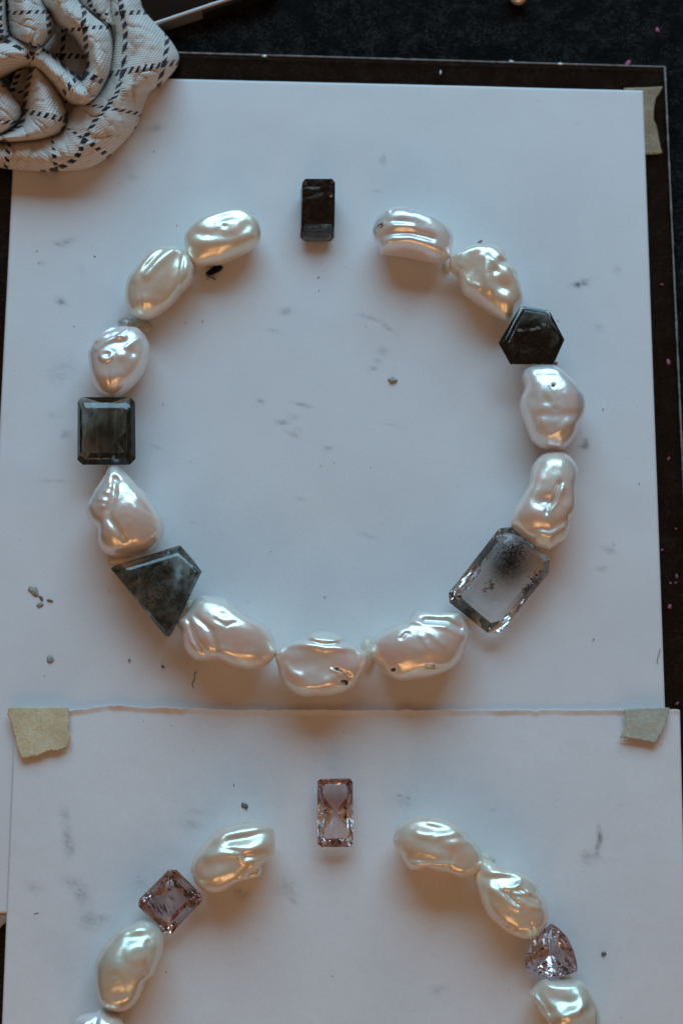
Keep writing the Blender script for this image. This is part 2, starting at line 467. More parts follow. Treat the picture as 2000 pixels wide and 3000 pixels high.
def pearl(label, mat, reg, outline, feats=(), hk=0.86, ripple=2.2, fine=0.5, zoff=0.0, seed=0, pits=(), zpx=0):
    x0, y0, s = reg
    o2 = catmull(tr(outline, x0, y0, s), 128)
    N = 128
    cpx = o2[:, 0] + 1j * o2[:, 1]
    fr = np.fft.fft(cpx) / N
    c0 = fr[0]
    low = np.zeros(N, complex); low[1] = fr[1]; low[-1] = fr[-1]
    el = np.fft.ifft(low * N)
    b = abs(abs(fr[1]) - abs(fr[-1])); b = max(b, 20)
    H = b * hk * PXM; zc = H * 0.96 + zoff * MM
    if seed == 0: seed = (x0 * 0.37 + y0 * 0.11)
    rows = []; M1, M2 = 38, 14
    phis = np.r_[-np.linspace(80, 8, M2), np.linspace(0, 88.4, M1)]
    X, Y, Z, T, S = [], [], [], [], []
    for ph in np.radians(phis):
        t = math.cos(ph) ** 0.85; wgt = t ** 2.2
        c = c0 + t * ((1 - wgt) * el + wgt * (cpx - c0))
        X.append(c.real); Y.append(c.imag); Z.append(np.full(N, math.copysign(abs(math.sin(ph)) ** 0.88, ph))); S.append(np.full(N, max(0, math.sin(ph))))
    X, Y, Z, S = (np.array(a).ravel() for a in (X, Y, Z, S))
    X = np.r_[X, c0.real]; Y = np.r_[Y, c0.imag]; Z = np.r_[Z, 1.0]; S = np.r_[S, 1.0]
    dz = np.zeros_like(X)
    for f in feats:
        k = f[0]
        if k in 'gl':
            fx, fy = x0 + f[1] / s, y0 + f[2] / s; rx, ry, a, amp = f[3] / s, f[4] / s, f[5], f[6]
            u = (X - fx) * math.cos(a) + (Y - fy) * math.sin(a); v = -(X - fx) * math.sin(a) + (Y - fy) * math.cos(a)
            rr = np.sqrt((u / rx) ** 2 + (v / ry) ** 2)
            if k == 'g': dz += amp * np.exp(-rr ** 2)
            else:
                e = f[7] if len(f) > 7 else 0.25
                dz += amp * (1 - smooth(1 - e, 1 + e, rr))
        elif k == 'r':
            ln = tr(f[1], x0, y0, s); d = seg_dist(X, Y, ln); dz += f[3] * np.exp(-(d / (f[2] / s)) ** 2)
    wz = S ** 0.7
    nzv = np.array([ripple * nz(x * .017 + seed, y * .017, seed * .3, 2) + 0.6 * fine * q ** 1.5 * nz(x * .055 + seed, y * .055, 3 + seed, 1) for x, y, q in zip(X, Y, S)])
    dz = (1.05 * dz + 1.15 * nzv) * wz * PXM
    XY = PA(X, Y, zc)
    Zw = zc + H * Z + dz
    Zw = np.maximum(Zw, 0.02 * MM + zoff * MM)
    V = np.c_[XY[:, :2], Zw]
    nr = len(phis); Fc = []
    for i in range(nr - 1):
        for k in range(N):
            a, bb = i * N + k, i * N + (k + 1) % N
            Fc.append((a, a + N, bb + N, bb))
    top = len(X) - 1; base = (nr - 1) * N
    for k in range(N): Fc.append((base + k, top, base + (k + 1) % N))
    V = np.r_[V, [[V[:N, 0].mean(), V[:N, 1].mean(), max(zoff * MM, V[:N, 2].min() - 0.0)]]]
    for k in range(N): Fc.append((k, (k + 1) % N, len(V) - 1))
    # orient
    a, bb, cc = (V[Fc[0][i]] for i in range(3))
    nn = np.cross(bb - a, cc - a); out = a - np.array([V[:, 0].mean(), V[:, 1].mean(), zc])
    if np.dot(nn, out) < 0: Fc = [f[::-1] for f in Fc]
    org = np.array([V[:, 0].mean(), V[:, 1].mean(), zoff * MM])
    if pits:
        root = empty("pearl", org)
        ob = mesh_obj("nacre", V, Fc, PEARL[mat], parent=root)
        for (qx, qy, r) in pits:
            gx, gy = x0 + qx / s, y0 + qy / s
            j = int(np.argmin((X - gx) ** 2 + (Y - gy) ** 2 + (Z < 0) * 1e6)); zz = V[j, 2]
            vv = []; m = 14
            for i in range(m):
                rr = r / s * (1 + .25 * nz(i * .9, qx)); an = i / m * 6.283
                k2 = int(np.argmin((X - gx - rr * math.cos(an)) ** 2 + (Y - gy - rr * .7 * math.sin(an)) ** 2 + (Z < 0) * 1e6))
                vv.append((*P(gx + rr * math.cos(an), gy + rr * .7 * math.sin(an), zc)[:2], V[k2, 2] + 0.06 * MM))
            vv.append((*P(gx, gy, zc)[:2], zz - 0.10 * MM + 0.1 * MM))
            mesh_obj("pit", vv, [(i, m, (i + 1) % m)[::-1] for i in range(m)], PIT, parent=root)
        tag(root, label, "pearl", "baroque pearls laid in rings"); return root
    ob = mesh_obj("pearl", V, Fc, PEARL[mat], origin=org)
    tag(ob, label, "pearl", "baroque pearls laid in rings")
    return ob

# --- upper ring
pearl("smooth cream oval pearl with a dimpled crown, left of the upright dark gem", 'cream', (520, 600, 6.03),
    [(120, 640), (140, 540), (220, 420), (340, 310), (480, 240), (640, 205), (800, 150), (960, 105), (1100, 88), (1230, 120), (1340, 190), (1430, 300), (1480, 470), (1470, 590), (1420, 680), (1300, 780), (1180, 850), (1050, 910), (900, 975), (760, 1030), (620, 1050), (450, 1075), (300, 1060), (200, 960), (145, 800)],
    [('r', [(380, 430), (620, 330), (900, 230), (1120, 180), (1330, 250), (1420, 400)], 90, 5), ('g', 850, 330, 330, 90, -.25, -6), ('l', 950, 520, 190, 130, -.2, 3, .5),
     ('g', 850, 520, 45, 40, 0, -4), ('r', [(300, 760), (600, 820), (1000, 800), (1330, 640)], 90, 5), ('g', 450, 640, 180, 80, .2, -5), ('r', [(690, 400), (720, 480), (700, 560)], 30, 1.6), ('g', 1240, 480, 120, 100, 0, -4)], ripple=1.5, fine=1.0)
pearl("long cream pearl with a flattened right side, second along the upper ring's left", 'cream', (360, 710, 7.127),
    [(55, 1150), (70, 930), (120, 760), (220, 640), (340, 500), (450, 360), (560, 240), (700, 160), (850, 110), (1000, 95), (1140, 120), (1280, 200), (1400, 330), (1480, 480), (1500, 640), (1460, 800), (1350, 920), (1230, 1030), (1120, 1170), (980, 1320), (830, 1430), (680, 1540), (500, 1600), (330, 1580), (170, 1480), (90, 1330)],
    [('r', [(320, 900), (470, 600), (780, 250)], 110, 5), ('r', [(560, 860), (850, 520), (1080, 280)], 90, 8), ('g', 640, 560, 260, 60, -.85, -5), ('r', [(900, 1200), (1060, 800), (1180, 500)], 170, -9), ('r', [(1300, 300), (1250, 700), (1230, 950)], 40, -7), ('g', 1380, 650, 90, 200, 0, 7), ('g', 440, 1360, 200, 120, 0, 8), ('g', 430, 1360, 30, 110, 0, -3)], ripple=1.2)
pearl("small crinkled bright pearl touching the top of the dark square gem", 'white', (250, 920, 7.84),
    [(80, 920), (150, 760), (220, 620), (330, 500), (480, 390), (640, 330), (800, 330), (960, 320), (1200, 335), (1330, 430), (1420, 560), (1480, 700), (1485, 850), (1440, 1050), (1370, 1260), (1250, 1450), (1080, 1640), (900, 1800), (740, 1890), (560, 1895), (400, 1840), (260, 1720), (170, 1540), (120, 1300), (90, 1080)],
    [('r', [(250, 850), (450, 480), (700, 380), (960, 390), (1020, 500), (850, 660)], 55, 6), ('g', 620, 500, 220, 90, -.3, -7), ('r', [(340, 760), (600, 590), (820, 550)], 40, 4), ('r', [(340, 960), (520, 820), (800, 700), (980, 680)], 45, 5), ('g', 850, 820, 220, 90, -.2, -5), ('r', [(1030, 930), (1180, 770), (1350, 660)], 60, 5),
     ('l', 560, 1120, 170, 140, 0, 7, .25), ('g', 600, 1090, 110, 80, 0, -8), ('g', 920, 1130, 140, 110, 0, 6), ('g', 1140, 1030, 90, 110, 0, -7), ('r', [(420, 1550), (640, 1640), (860, 1560)], 140, 7), ('g', 620, 1640, 26, 100, 0, -4)], ripple=1.2, fine=.8)
pearl("blue sheened pearl with a shelf and knobby left end, right of the upright dark gem", 'white', (1080, 600, 6.03),
    [(60, 480), (100, 330), (160, 230), (260, 130), (400, 80), (560, 60), (720, 90), (880, 160), (1040, 230), (1180, 250), (1320, 330), (1430, 440), (1490, 580), (1480, 720), (1460, 860), (1400, 960), (1250, 1000), (1080, 990), (920, 930), (700, 870), (480, 860), (300, 850), (210, 840), (170, 700), (110, 620)],
    [('g', 650, 260, 420, 180, .25, 8), ('g', 180, 480, 120, 150, 0, -7), ('g', 230, 430, 40, 40, 0, 5), ('r', [(300, 630), (700, 640), (1100, 720)], 60, -9), ('r', [(290, 770), (720, 760), (1060, 850), (1260, 900)], 70, 6), ('g', 520, 440, 200, 50, .1, -5), ('r', [(420, 520), (760, 560)], 50, 4), ('g', 720, 250, 70, 40, .2, -4), ('g', 330, 170, 90, 60, -.4, 4), ('r', [(430, 130), (400, 250)], 30, -3)], ripple=2, fine=.8, hk=1.0, pits=((190, 470, 52), (240, 420, 20)))
pearl("knobbly cream pearl with deep hollows touching the hexagonal gem", 'cream', (1300, 700, 6.03),
    [(120, 320), (250, 240), (400, 150), (540, 100), (720, 130), (920, 140), (1040, 210), (1090, 340), (1150, 470), (1270, 590), (1290, 700), (1340, 830), (1370, 950), (1390, 1080), (1350, 1170), (1280, 1280), (1200, 1400), (1080, 1440), (930, 1370), (780, 1270), (620, 1150), (470, 1040), (330, 930), (260, 780), (200, 620), (110, 540), (90, 420)],
    [('r', [(280, 310), (560, 260), (800, 230), (950, 420)], 80, 7), ('g', 460, 640, 170, 230, .4, -15), ('r', [(720, 480), (700, 750), (760, 1000)], 90, 8), ('r', [(280, 700), (380, 900), (560, 980)], 60, 8), ('g', 1000, 520, 90, 70, 0, -9), ('g', 1090, 700, 130, 180, -.4, 8), ('g', 860, 700, 70, 60, 0, -7), ('g', 980, 960, 160, 110, .3, -9), ('g', 1100, 1200, 180, 110, .3, 8), ('g', 850, 540, 80, 50, .7, 5)], ripple=2, fine=.9)
pearl("bluish white faceted looking pearl with a pinhole below the hexagonal gem", 'white', (1500, 1060, 6.533),
    [(190, 300), (210, 190), (300, 120), (480, 90), (700, 80), (820, 110), (940, 180), (1060, 290), (1180, 400), (1290, 540), (1360, 660), (1390, 800), (1380, 950), (1320, 1120), (1250, 1270), (1200, 1420), (1110, 1560), (960, 1680), (790, 1690), (600, 1660), (480, 1590), (370, 1490), (300, 1330), (240, 1170), (180, 1020), (140, 880), (140, 750), (180, 640), (220, 530), (215, 420)],
    [('g', 600, 220, 260, 110, 0, 5), ('r', [(420, 320), (760, 330)], 40, -3), ('g', 300, 800, 110, 150, 0, -9), ('g', 720, 600, 40, 40, 0, -5), ('g', 900, 700, 320, 280, 0, 4), ('g', 600, 890, 60, 110, -.5, -4), ('g', 740, 1030, 40, 30, .4, -3), ('r', [(480, 1130), (900, 1150), (1250, 1080)], 90, -5), ('r', [(520, 1260), (640, 1540)], 70, 4), ('r', [(660, 1530), (1040, 1280)], 80, 5), ('g', 1270, 830, 60, 200, 0, -4)], ripple=2, fine=2.0, pits=((715, 600, 34),))
pearl("peach pearl with a smooth round head and folded middle above the clear gem", 'pink', (1480, 1310, 6.533),
    [(480, 430), (560, 280), (680, 160), (850, 110), (1050, 110), (1190, 160), (1300, 270), (1370, 400), (1390, 540), (1345, 760), (1350, 1000), (1355, 1200), (1310, 1330), (1215, 1430), (1210, 1600), (1150, 1750), (1000, 1850), (840, 1960), (700, 1930), (540, 1870), (380, 1750), (250, 1640), (130, 1530), (90, 1420), (130, 1260), (220, 1090), (330, 900), (430, 730)],
    [('g', 920, 330, 330, 260, 0, 10), ('g', 720, 880, 170, 150, 0, -2), ('g', 730, 1130, 200, 120, 0, -14), ('r', [(960, 800), (860, 1050), (720, 1340)], 45, -9), ('r', [(1010, 900), (920, 1140), (760, 1300)], 60, 7), ('g', 520, 1380, 260, 170, .2, 6), ('g', 1150, 1300, 130, 200, 0, 5), ('r', [(640, 1720), (780, 1780), (1060, 1620)], 70, 7), ('r', [(400, 1620), (800, 1640), (1100, 1480)], 70, -6), ('r', [(420, 760), (200, 1180)], 60, -4)], ripple=2.4, fine=1.0)
pearl("pear shaped pinkish pearl with a lower left lobe, below the dark square gem", 'pink', (240, 1360, 6.031),
    [(480, 80), (560, 35), (660, 55), (760, 140), (880, 250), (1000, 390), (1120, 500), (1220, 620), (1320, 780), (1410, 940), (1450, 1060), (1450, 1200), (1400, 1330), (1300, 1450), (1180, 1540), (1000, 1590), (800, 1615), (620, 1630), (470, 1600), (360, 1520), (300, 1400), (310, 1250), (270, 1130), (180, 1050), (110, 930), (80, 800), (150, 660), (230, 500), (320, 360), (410, 220)],
    [('g', 900, 900, 420, 420, 0, 8), ('r', [(640, 330), (640, 650), (560, 900), (560, 1050), (800, 1400)], 60, -8), ('g', 600, 230, 110, 110, 0, 5), ('g', 680, 370, 70, 50, 0, -6), ('g', 580, 490, 45, 70, 0, 5), ('g', 510, 600, 70, 45, .3, 5), ('g', 440, 740, 110, 45, .3, 5), ('g', 450, 850, 60, 50, 0, 5), ('g', 560, 1380, 200, 200, 0, 8), ('r', [(180, 980), (330, 1080)], 80, -5), ('r', [(880, 640), (1240, 930)], 40, -2.5), ('g', 980, 1420, 140, 70, -.4, 4)], ripple=1.4, fine=1.7)
pearl("large glossy pearl with folded left end beside the kite shaped gem", 'pink', (510, 1730, 4.9),
    [(50, 470), (130, 390), (220, 270), (300, 140), (400, 80), (560, 80), (740, 110), (850, 200), (960, 300), (1100, 390), (1260, 470), (1370, 560), (1440, 680), (1470, 830), (1440, 960), (1350, 1060), (1200, 1120), (1040, 1140), (880, 1110), (740, 1060), (620, 1010), (480, 1010), (340, 1010), (220, 930), (150, 830), (120, 700), (95, 590)],
    [('r', [(240, 470), (330, 750), (500, 980)], 34, -9), ('r', [(340, 420), (560, 620), (640, 860), (590, 980)], 40, -6), ('g', 900, 520, 480, 230, .45, 9), ('g', 470, 720, 90, 200, -.5, 5), ('r', [(160, 580), (250, 760), (340, 900)], 50, 6), ('g', 740, 400, 80, 50, .2, -5), ('r', [(640, 480), (780, 560), (900, 520)], 30, -3), ('g', 780, 920, 170, 60, .3, 5), ('g', 1120, 960, 150, 70, 0, 5), ('g', 130, 440, 50, 40, 0, 6), ('g', 560, 200, 160, 70, .1, 3)], ripple=1.4, fine=1.1)
pearl("pearl with a shallow bowl and small raised cap, lowest of the upper ring", 'pink', (800, 1830, 5.227),
    [(40, 430), (140, 340), (300, 260), (480, 200), (600, 120), (760, 95), (920, 120), (1060, 190), (1110, 260), (1240, 320), (1380, 400), (1440, 480), (1450, 600), (1400, 760), (1320, 870), (1200, 980), (1040, 1060), (860, 1100), (660, 1110), (460, 1105), (300, 1040), (180, 940), (100, 800), (65, 640), (35, 530)],
    [('l', 800, 215, 285, 105, .08, 12, .22), ('r', [(100, 340), (480, 340), (800, 410), (1000, 400), (1250, 400)], 60, 9), ('g', 620, 660, 430, 220, .05, -14), ('r', [(200, 660), (300, 780), (420, 840)], 60, 6), ('r', [(180, 880), (450, 1000), (700, 1000), (950, 880)], 80, 7), ('g', 1050, 860, 140, 60, -.3, -8), ('r', [(960, 710), (1080, 770), (1170, 830), (1130, 920)], 24, -9), ('r', [(900, 730), (1080, 790)], 24, 4), ('g', 1280, 700, 130, 150, 0, 7)], ripple=1.6, fine=1.0, pits=((1085, 915, 60), (985, 715, 32)))
pearl("broad pearl with a peeling flap along its top, left of the clear gem", 'pink', (1070, 1770, 4.9),
    [(40, 580), (130, 470), (260, 380), (420, 310), (560, 280), (640, 190), (720, 110), (880, 110), (1060, 130), (1250, 115), (1370, 140), (1420, 240), (1480, 370), (1490, 490), (1440, 600), (1400, 700), (1340, 820), (1240, 920), (1080, 1000), (900, 1060), (700, 1090), (520, 1100), (380, 1060), (260, 980), (170, 870), (110, 800), (55, 700)],
    [('g', 780, 620, 560, 330, .1, 8), ('r', [(640, 290), (900, 330), (1150, 380), (1360, 470)], 40, 6), ('r', [(840, 285), (1150, 290), (1330, 380)], 55, -14), ('r', [(690, 130), (1000, 150), (1360, 150)], 40, 10), ('r', [(700, 190), (1000, 200), (1300, 190)], 40, 3), ('r', [(1400, 260), (1460, 420), (1430, 540)], 40, 5), ('g', 390, 960, 60, 50, 0, -8), ('r', [(300, 860), (350, 930), (450, 900)], 50, 4), ('r', [(870, 930), (1000, 935), (1120, 940)], 22, -6), ('r', [(500, 540), (560, 470), (600, 470)], 22, -4), ('g', 1000, 900, 220, 40, -.1, 4), ('r', [(780, 520), (900, 700)], 40, 2.5), ('r', [(900, 480), (1100, 640)], 40, 2.5)], ripple=1.2, fine=1.2, pits=((392, 970, 34), (960, 932, 26)))
# --- lower ring
pearl("wavy silver cream pearl with a hollow notch, left of the pink bicolour gem", 'cream', (540, 2380, 5.407),
    [(100, 880), (150, 720), (240, 570), (350, 450), (480, 330), (600, 240), (760, 200), (900, 160), (1050, 150), (1230, 170), (1370, 210), (1420, 280), (1440, 440), (1440, 600), (1410, 690), (1300, 780), (1225, 850), (1230, 940), (1180, 1020), (1040, 1060), (880, 1110), (760, 1180), (640, 1250), (500, 1280), (340, 1250), (210, 1160), (140, 1040)],
    [('r', [(540, 400), (900, 270), (1330, 230)], 100, 6), ('r', [(750, 440), (1000, 400), (1340, 300)], 70, -9), ('r', [(420, 680), (800, 620), (1100, 580), (1380, 480)], 90, 8), ('g', 820, 600, 130, 30, .1, -6), ('r', [(900, 720), (960, 770), (1200, 770), (1400, 680)], 36, 6), ('g', 1080, 940, 150, 80, -.5, -22), ('r', [(860, 1100), (1000, 950), (1120, 840)], 30, 7), ('r', [(1000, 680), (1300, 640)], 50, -6), ('g', 480, 1020, 200, 130, -.4, 9), ('g', 380, 880, 170, 130, 0, -5), ('g', 600, 1170, 120, 60, -.3, 3)], ripple=1.5, fine=1.1)
pearl("green tinted bean shaped pearl with a round bump, under the striped square gem", 'green', (200, 2660, 4.9),
    [(390, 900), (400, 770), (460, 640), (540, 500), (680, 380), (800, 280), (940, 220), (1080, 170), (1180, 190), (1290, 280), (1370, 380), (1375, 530), (1340, 690), (1280, 850), (1220, 970), (1120, 1060), (1070, 1190), (1000, 1330), (900, 1440), (760, 1490), (600, 1470), (500, 1400), (440, 1280), (400, 1110)],
    [('l', 1050, 620, 170, 150, 0, 5, .45), ('r', [(700, 390), (900, 270), (1150, 290)], 60, 5), ('g', 950, 410, 240, 70, -.2, -6), ('g', 760, 800, 240, 240, 0, 9), ('g', 1310, 520, 60, 60, 0, 5), ('r', [(1180, 480), (1230, 650), (1160, 900)], 40, -5), ('g', 740, 920, 60, 40, 0, -2), ('r', [(520, 1300), (720, 1350), (920, 1290)], 90, 6), ('g', 740, 1200, 200, 90, 0, -3)], ripple=1.6, fine=.8)
pearl("pale pearl cut by the bottom edge of the picture at left", 'white', (200, 2660, 4.9),
    [(70, 1680), (140, 1560), (260, 1510), (400, 1480), (480, 1440), (560, 1470), (680, 1530), (780, 1600), (810, 1750), (820, 1880), (760, 2050), (560, 2200), (300, 2200), (120, 2100), (50, 1900)],
    [('r', [(480, 1480), (420, 1660)], 50, -7), ('r', [(300, 1600), (220, 1680)], 60, 6), ('g', 640, 1640, 90, 90, 0, 7), ('g', 620, 1530, 60, 60, 0, -6)], ripple=3, fine=1.2)
pearl("plump cream pearl with a pinched lower edge, right of the pink bicolour gem", 'cream', (1140, 2370, 3.267),
    [(35, 300), (50, 220), (100, 150), (200, 90), (330, 65), (470, 75), (580, 110), (680, 170), (750, 250), (820, 320), (870, 400), (888, 470), (880, 560), (840, 620), (760, 660), (660, 660), (560, 620), (440, 600), (350, 570), (280, 588), (200, 580), (150, 520), (105, 440), (60, 380)],
    [('r', [(380, 110), (560, 150), (700, 230)], 40, 6), ('g', 350, 170, 140, 35, .2, -4.5), ('r', [(260, 230), (420, 270), (640, 220)], 40, 6), ('r', [(540, 330), (720, 310)], 45, 5), ('g', 400, 265, 40, 25, 0, -2), ('g', 260, 470, 120, 40, .1, -8), ('r', [(180, 520), (420, 525), (570, 530)], 30, 6), ('g', 690, 590, 90, 60, 0, 6), ('r', [(640, 190), (720, 260)], 14, -4), ('g', 400, 430, 90, 50, 0, 3), ('r', [(600, 430), (560, 580)], 26, -4)], ripple=1.6, fine=1.0)
pearl("egg shaped pearl with crumpled silvery crown touching the trillion gem", 'cream', (1140, 2370, 3.267),
    [(880, 480), (960, 490), (1060, 550), (1160, 570), (1280, 610), (1380, 680), (1430, 780), (1480, 860), (1510, 960), (1512, 1060), (1480, 1140), (1420, 1210), (1330, 1250), (1220, 1230), (1110, 1170), (1000, 1080), (920, 990), (870, 880), (830, 770), (808, 680), (835, 570)],
    [('r', [(930, 610), (1160, 590), (1350, 700), (1430, 800)], 34, 6), ('g', 1080, 660, 140, 40, .1, -6), ('r', [(1060, 760), (1180, 740), (1230, 690)], 24, 5), ('r', [(940, 750), (1060, 830), (1190, 930)], 40, 5), ('r', [(1080, 780), (1130, 850), (1200, 900)], 22, -6), ('r', [(1160, 800), (1300, 800)], 22, 5), ('r', [(1220, 730), (1420, 870)], 34, 5), ('r', [(1200, 860), (1300, 920), (1420, 940)], 30, 5), ('r', [(1210, 760), (1380, 860)], 18, -5), ('r', [(880, 780), (930, 960), (1080, 1100), (1180, 1140)], 26, -6), ('r', [(1330, 1090), (1370, 1170)], 14, -5), ('r', [(1220, 1140), (1380, 1130)], 30, 5), ('g', 860, 640, 60, 50, 0, -8)], ripple=1.2, fine=1.4)
pearl("crumpled pale pearl below the trillion gem, cut by the bottom edge", 'green', (1500, 2680, 5.6),
    [(330, 1200), (420, 1110), (520, 1060), (700, 1080), (900, 1060), (1110, 1070), (1220, 1170), (1310, 1330), (1390, 1520), (1430, 1700), (1450, 1900), (1400, 2150), (1200, 2300), (950, 2300), (750, 2150), (620, 1950), (560, 1750), (460, 1620), (380, 1470), (280, 1340), (265, 1270)],
    [('r', [(480, 1120), (750, 1130), (900, 1140), (1110, 1100), (1240, 1250), (1370, 1560)], 60, 7), ('r', [(300, 1320), (460, 1480), (560, 1720)], 45, 8), ('r', [(420, 1330), (560, 1560)], 60, -7), ('g', 750, 1350, 260, 130, .3, -9), ('r', [(740, 1620), (1000, 1520), (1080, 1450)], 80, 9), ('g', 1230, 1500, 90, 110, 0, -6), ('r', [(1080, 1550), (1200, 1750)], 30, -4), ('g', 950, 1700, 260, 160, .3, 7)], ripple=2, fine=1.5)
pearl("cream pearl tip peeking in at the top edge on black felt", 'cream', (1480, -80, 1.0),
    [(8, 40), (14, 18), (36, 6), (58, 16), (66, 44), (62, 76), (50, 90), (34, 92), (18, 84), (8, 64)], [], zoff=-3.2)

# ------------------------------------------------------------------ gems
def mat_gem(name, tint, absorb, density, scat=0.0, scat_col=(0.7, 0.72, 0.7), nscale=220, lo=0.42, hi=0.6, vec_scale=(1, 1, 1), ior=1.55, grad=None, rough=0.0):
    t = NT(name); t.set(Base_Color=tint, Roughness=rough, IOR=ior, Transmission_Weight=1.0)
    p = t.obj()
    mp = t.add("ShaderNodeMapping"); mp.inputs["Scale"].default_value = vec_scale; t.link(p, mp.inputs["Vector"])
    n = t.noise(mp.outputs[0], nscale, 5, 0.65)
    f = t.ramp(n, [(lo, (0.0, 0.0, 0.0)), (hi, (1, 1, 1))])
    sep = t.add("ShaderNodeSeparateColor"); t.link(f, sep.inputs[0]); f = sep.outputs[0]
    f = t.math('ADD', 0.12, t.math('MULTIPLY', f, 0.88))
    if grad is not None:      # dark cloud confined to a part of the stone: (axis vector, lo, hi)
        ax, a0, a1 = grad
        if len(ax) == 2:
            dt = t.add("ShaderNodeVectorMath", operation='DISTANCE'); t.link(p, dt.inputs[0]); dt.inputs[1].default_value = (ax[0], ax[1], 0.004)
        else: dt = t.add("ShaderNodeVectorMath", operation='DOT_PRODUCT'); t.link(p, dt.inputs[0]); dt.inputs[1].default_value = ax if len(ax) == 3 else (ax[0], ax[1], 0.004)
        mr = t.add("ShaderNodeMapRange"); mr.interpolation_type = 'SMOOTHSTEP'
        mr.inputs[1].default_value = a0; mr.inputs[2].default_value = a1; mr.inputs[3].default_value = 0.004; mr.inputs[4].default_value = 1.0
        wob = t.math('ADD', dt.outputs["Value"], t.math('MULTIPLY', t.math('SUBTRACT', n, 0.5), 0.006 if len(ax) == 3 else 0.034))
        t.link(wob, mr.inputs[0]); f = t.math('MULTIPLY', f, mr.outputs[0])
    gf = mr.outputs[0] if grad is not None else None
    va = t.add("ShaderNodeVolumeAbsorption"); va.inputs[0].default_value = (*absorb, 1)
    t.link(t.math('MULTIPLY', f, density), va.inputs[1])
    vol = va.outputs[0]
    if scat > 0:
        n2 = t.noise(mp.outputs[0], nscale * 1.7, 5, 0.7)
        f2 = t.ramp(n2, [(0.45, (0, 0, 0)), (0.66, (1, 1, 1))])
        s2 = t.add("ShaderNodeSeparateColor"); t.link(f2, s2.inputs[0])
        vs = t.add("ShaderNodeVolumeScatter"); vs.inputs[0].default_value = (*scat_col, 1)
        sd = t.math('MULTIPLY', s2.outputs[0], scat)
        if gf is not None: sd = t.math('MULTIPLY', sd, gf)
        t.link(sd, vs.inputs[1])
        ad = t.add("ShaderNodeAddShader"); t.link(vol, ad.inputs[0]); t.link(vs.outputs[0], ad.inputs[1]); vol = ad.outputs[0]
    t.link(vol, t.out.inputs["Volume"])
    return t.m

INC = {'pale': mat_simple("inclusion_pale", (0.52, 0.52, 0.49), .5, .4, nscale=2500, namp=.4), 'grey': mat_simple("inclusion_grey", (0.16, 0.16, 0.145), .6, .3, nscale=2000, namp=.6),
       'brown': mat_simple("inclusion_needle", (0.09, 0.06, 0.05), .6, .3, nscale=2000, namp=.5), 'black': mat_simple("inclusion_black", (0.012, 0.014, 0.012), .5, .3), 'green': mat_simple("inclusion_moss", (0.045, 0.052, 0.036), .6, .3), 'tan': mat_simple("inclusion_tan", (0.34, 0.21, 0.12), .6, .3, nscale=1500, namp=.5)}
def sheet(root, px, py, rx, ry, an, z, im, seed):
    # a ragged lens of mineral inside the stone
    n = 18; V, Fc = [], []
    for zz, k in ((-.09, .6), (0, 1.0), (.09, .6)):
        for i in range(n):
            a = i / n * 6.2832; r = k * (1 + .55 * nz(math.cos(a) * 1.7 + seed, math.sin(a) * 1.7, seed))
            u, v = rx * r * math.cos(a), ry * r * math.sin(a)
            V.append(P(px + u * math.cos(an) - v * math.sin(an), py + u * math.sin(an) + v * math.cos(an), z + zz * MM))
    for k in range(2):
        for i in range(n): Fc.append((k * n + i, k * n + (i + 1) % n, (k + 1) * n + (i + 1) % n, (k + 1) * n + i))
    Fc.append(list(range(n))[::-1]); Fc.append([2 * n + i for i in range(n)])
    mesh_obj("inclusion", V, Fc, INC[im], parent=root, smooth=False)

def moss_gleam(root, x0, y0, s, clusters, ztop, im):
    # mineral flecks, needles and painted gleams scattered through the stone, joined as one part
    V, Fc = [], []
    for (cx, cy, rx, ry, an, cnt, size, asp, dr, d0, d1) in clusters:
        for _ in range(cnt):
            u, v = max(-1, min(1, random.gauss(0, .45))) * rx, max(-1, min(1, random.gauss(0, .45))) * ry
            px = x0 + (cx + u * math.cos(an) - v * math.sin(an)) / s; py = y0 + (cy + u * math.sin(an) + v * math.cos(an)) / s
            z = ztop * MM - random.uniform(d0, d1) * MM
            L = size / s * random.uniform(.35, 1.3); W = L / asp
            a = dr + random.gauss(0, .06) if dr is not None else random.uniform(0, 6.28)
            ca, sa = math.cos(a), math.sin(a); b = len(V); tz = random.uniform(-.3, .3) * L * PXM
            for (p, q, w) in ((L, 0, tz), (0, W, 0), (-L, 0, -tz), (0, -W, 0)):
                V.append(P(px + p * ca - q * sa, py + p * sa + q * ca, z + w))
            h = max(.02 * MM, W * PXM * .6)
            V.append(P(px, py, z + h)); V.append(P(px, py, z - h))
            for k in range(4): Fc += [(b + (k + 1) % 4, b + k, b + 4), (b + k, b + (k + 1) % 4, b + 5)]
    o = mesh_obj("inclusions", V, Fc, INC[im], parent=root, smooth=False); o["kind"] = "stuff"

def split(poly, counts):
    out = []; n = len(poly)
    for i in range(n):
        a, b = np.array(poly[i], float), np.array(poly[(i + 1) % n], float)
        for q in range(counts[i]): out.append(tuple(a + (b - a) * q / counts[i]))
    return out

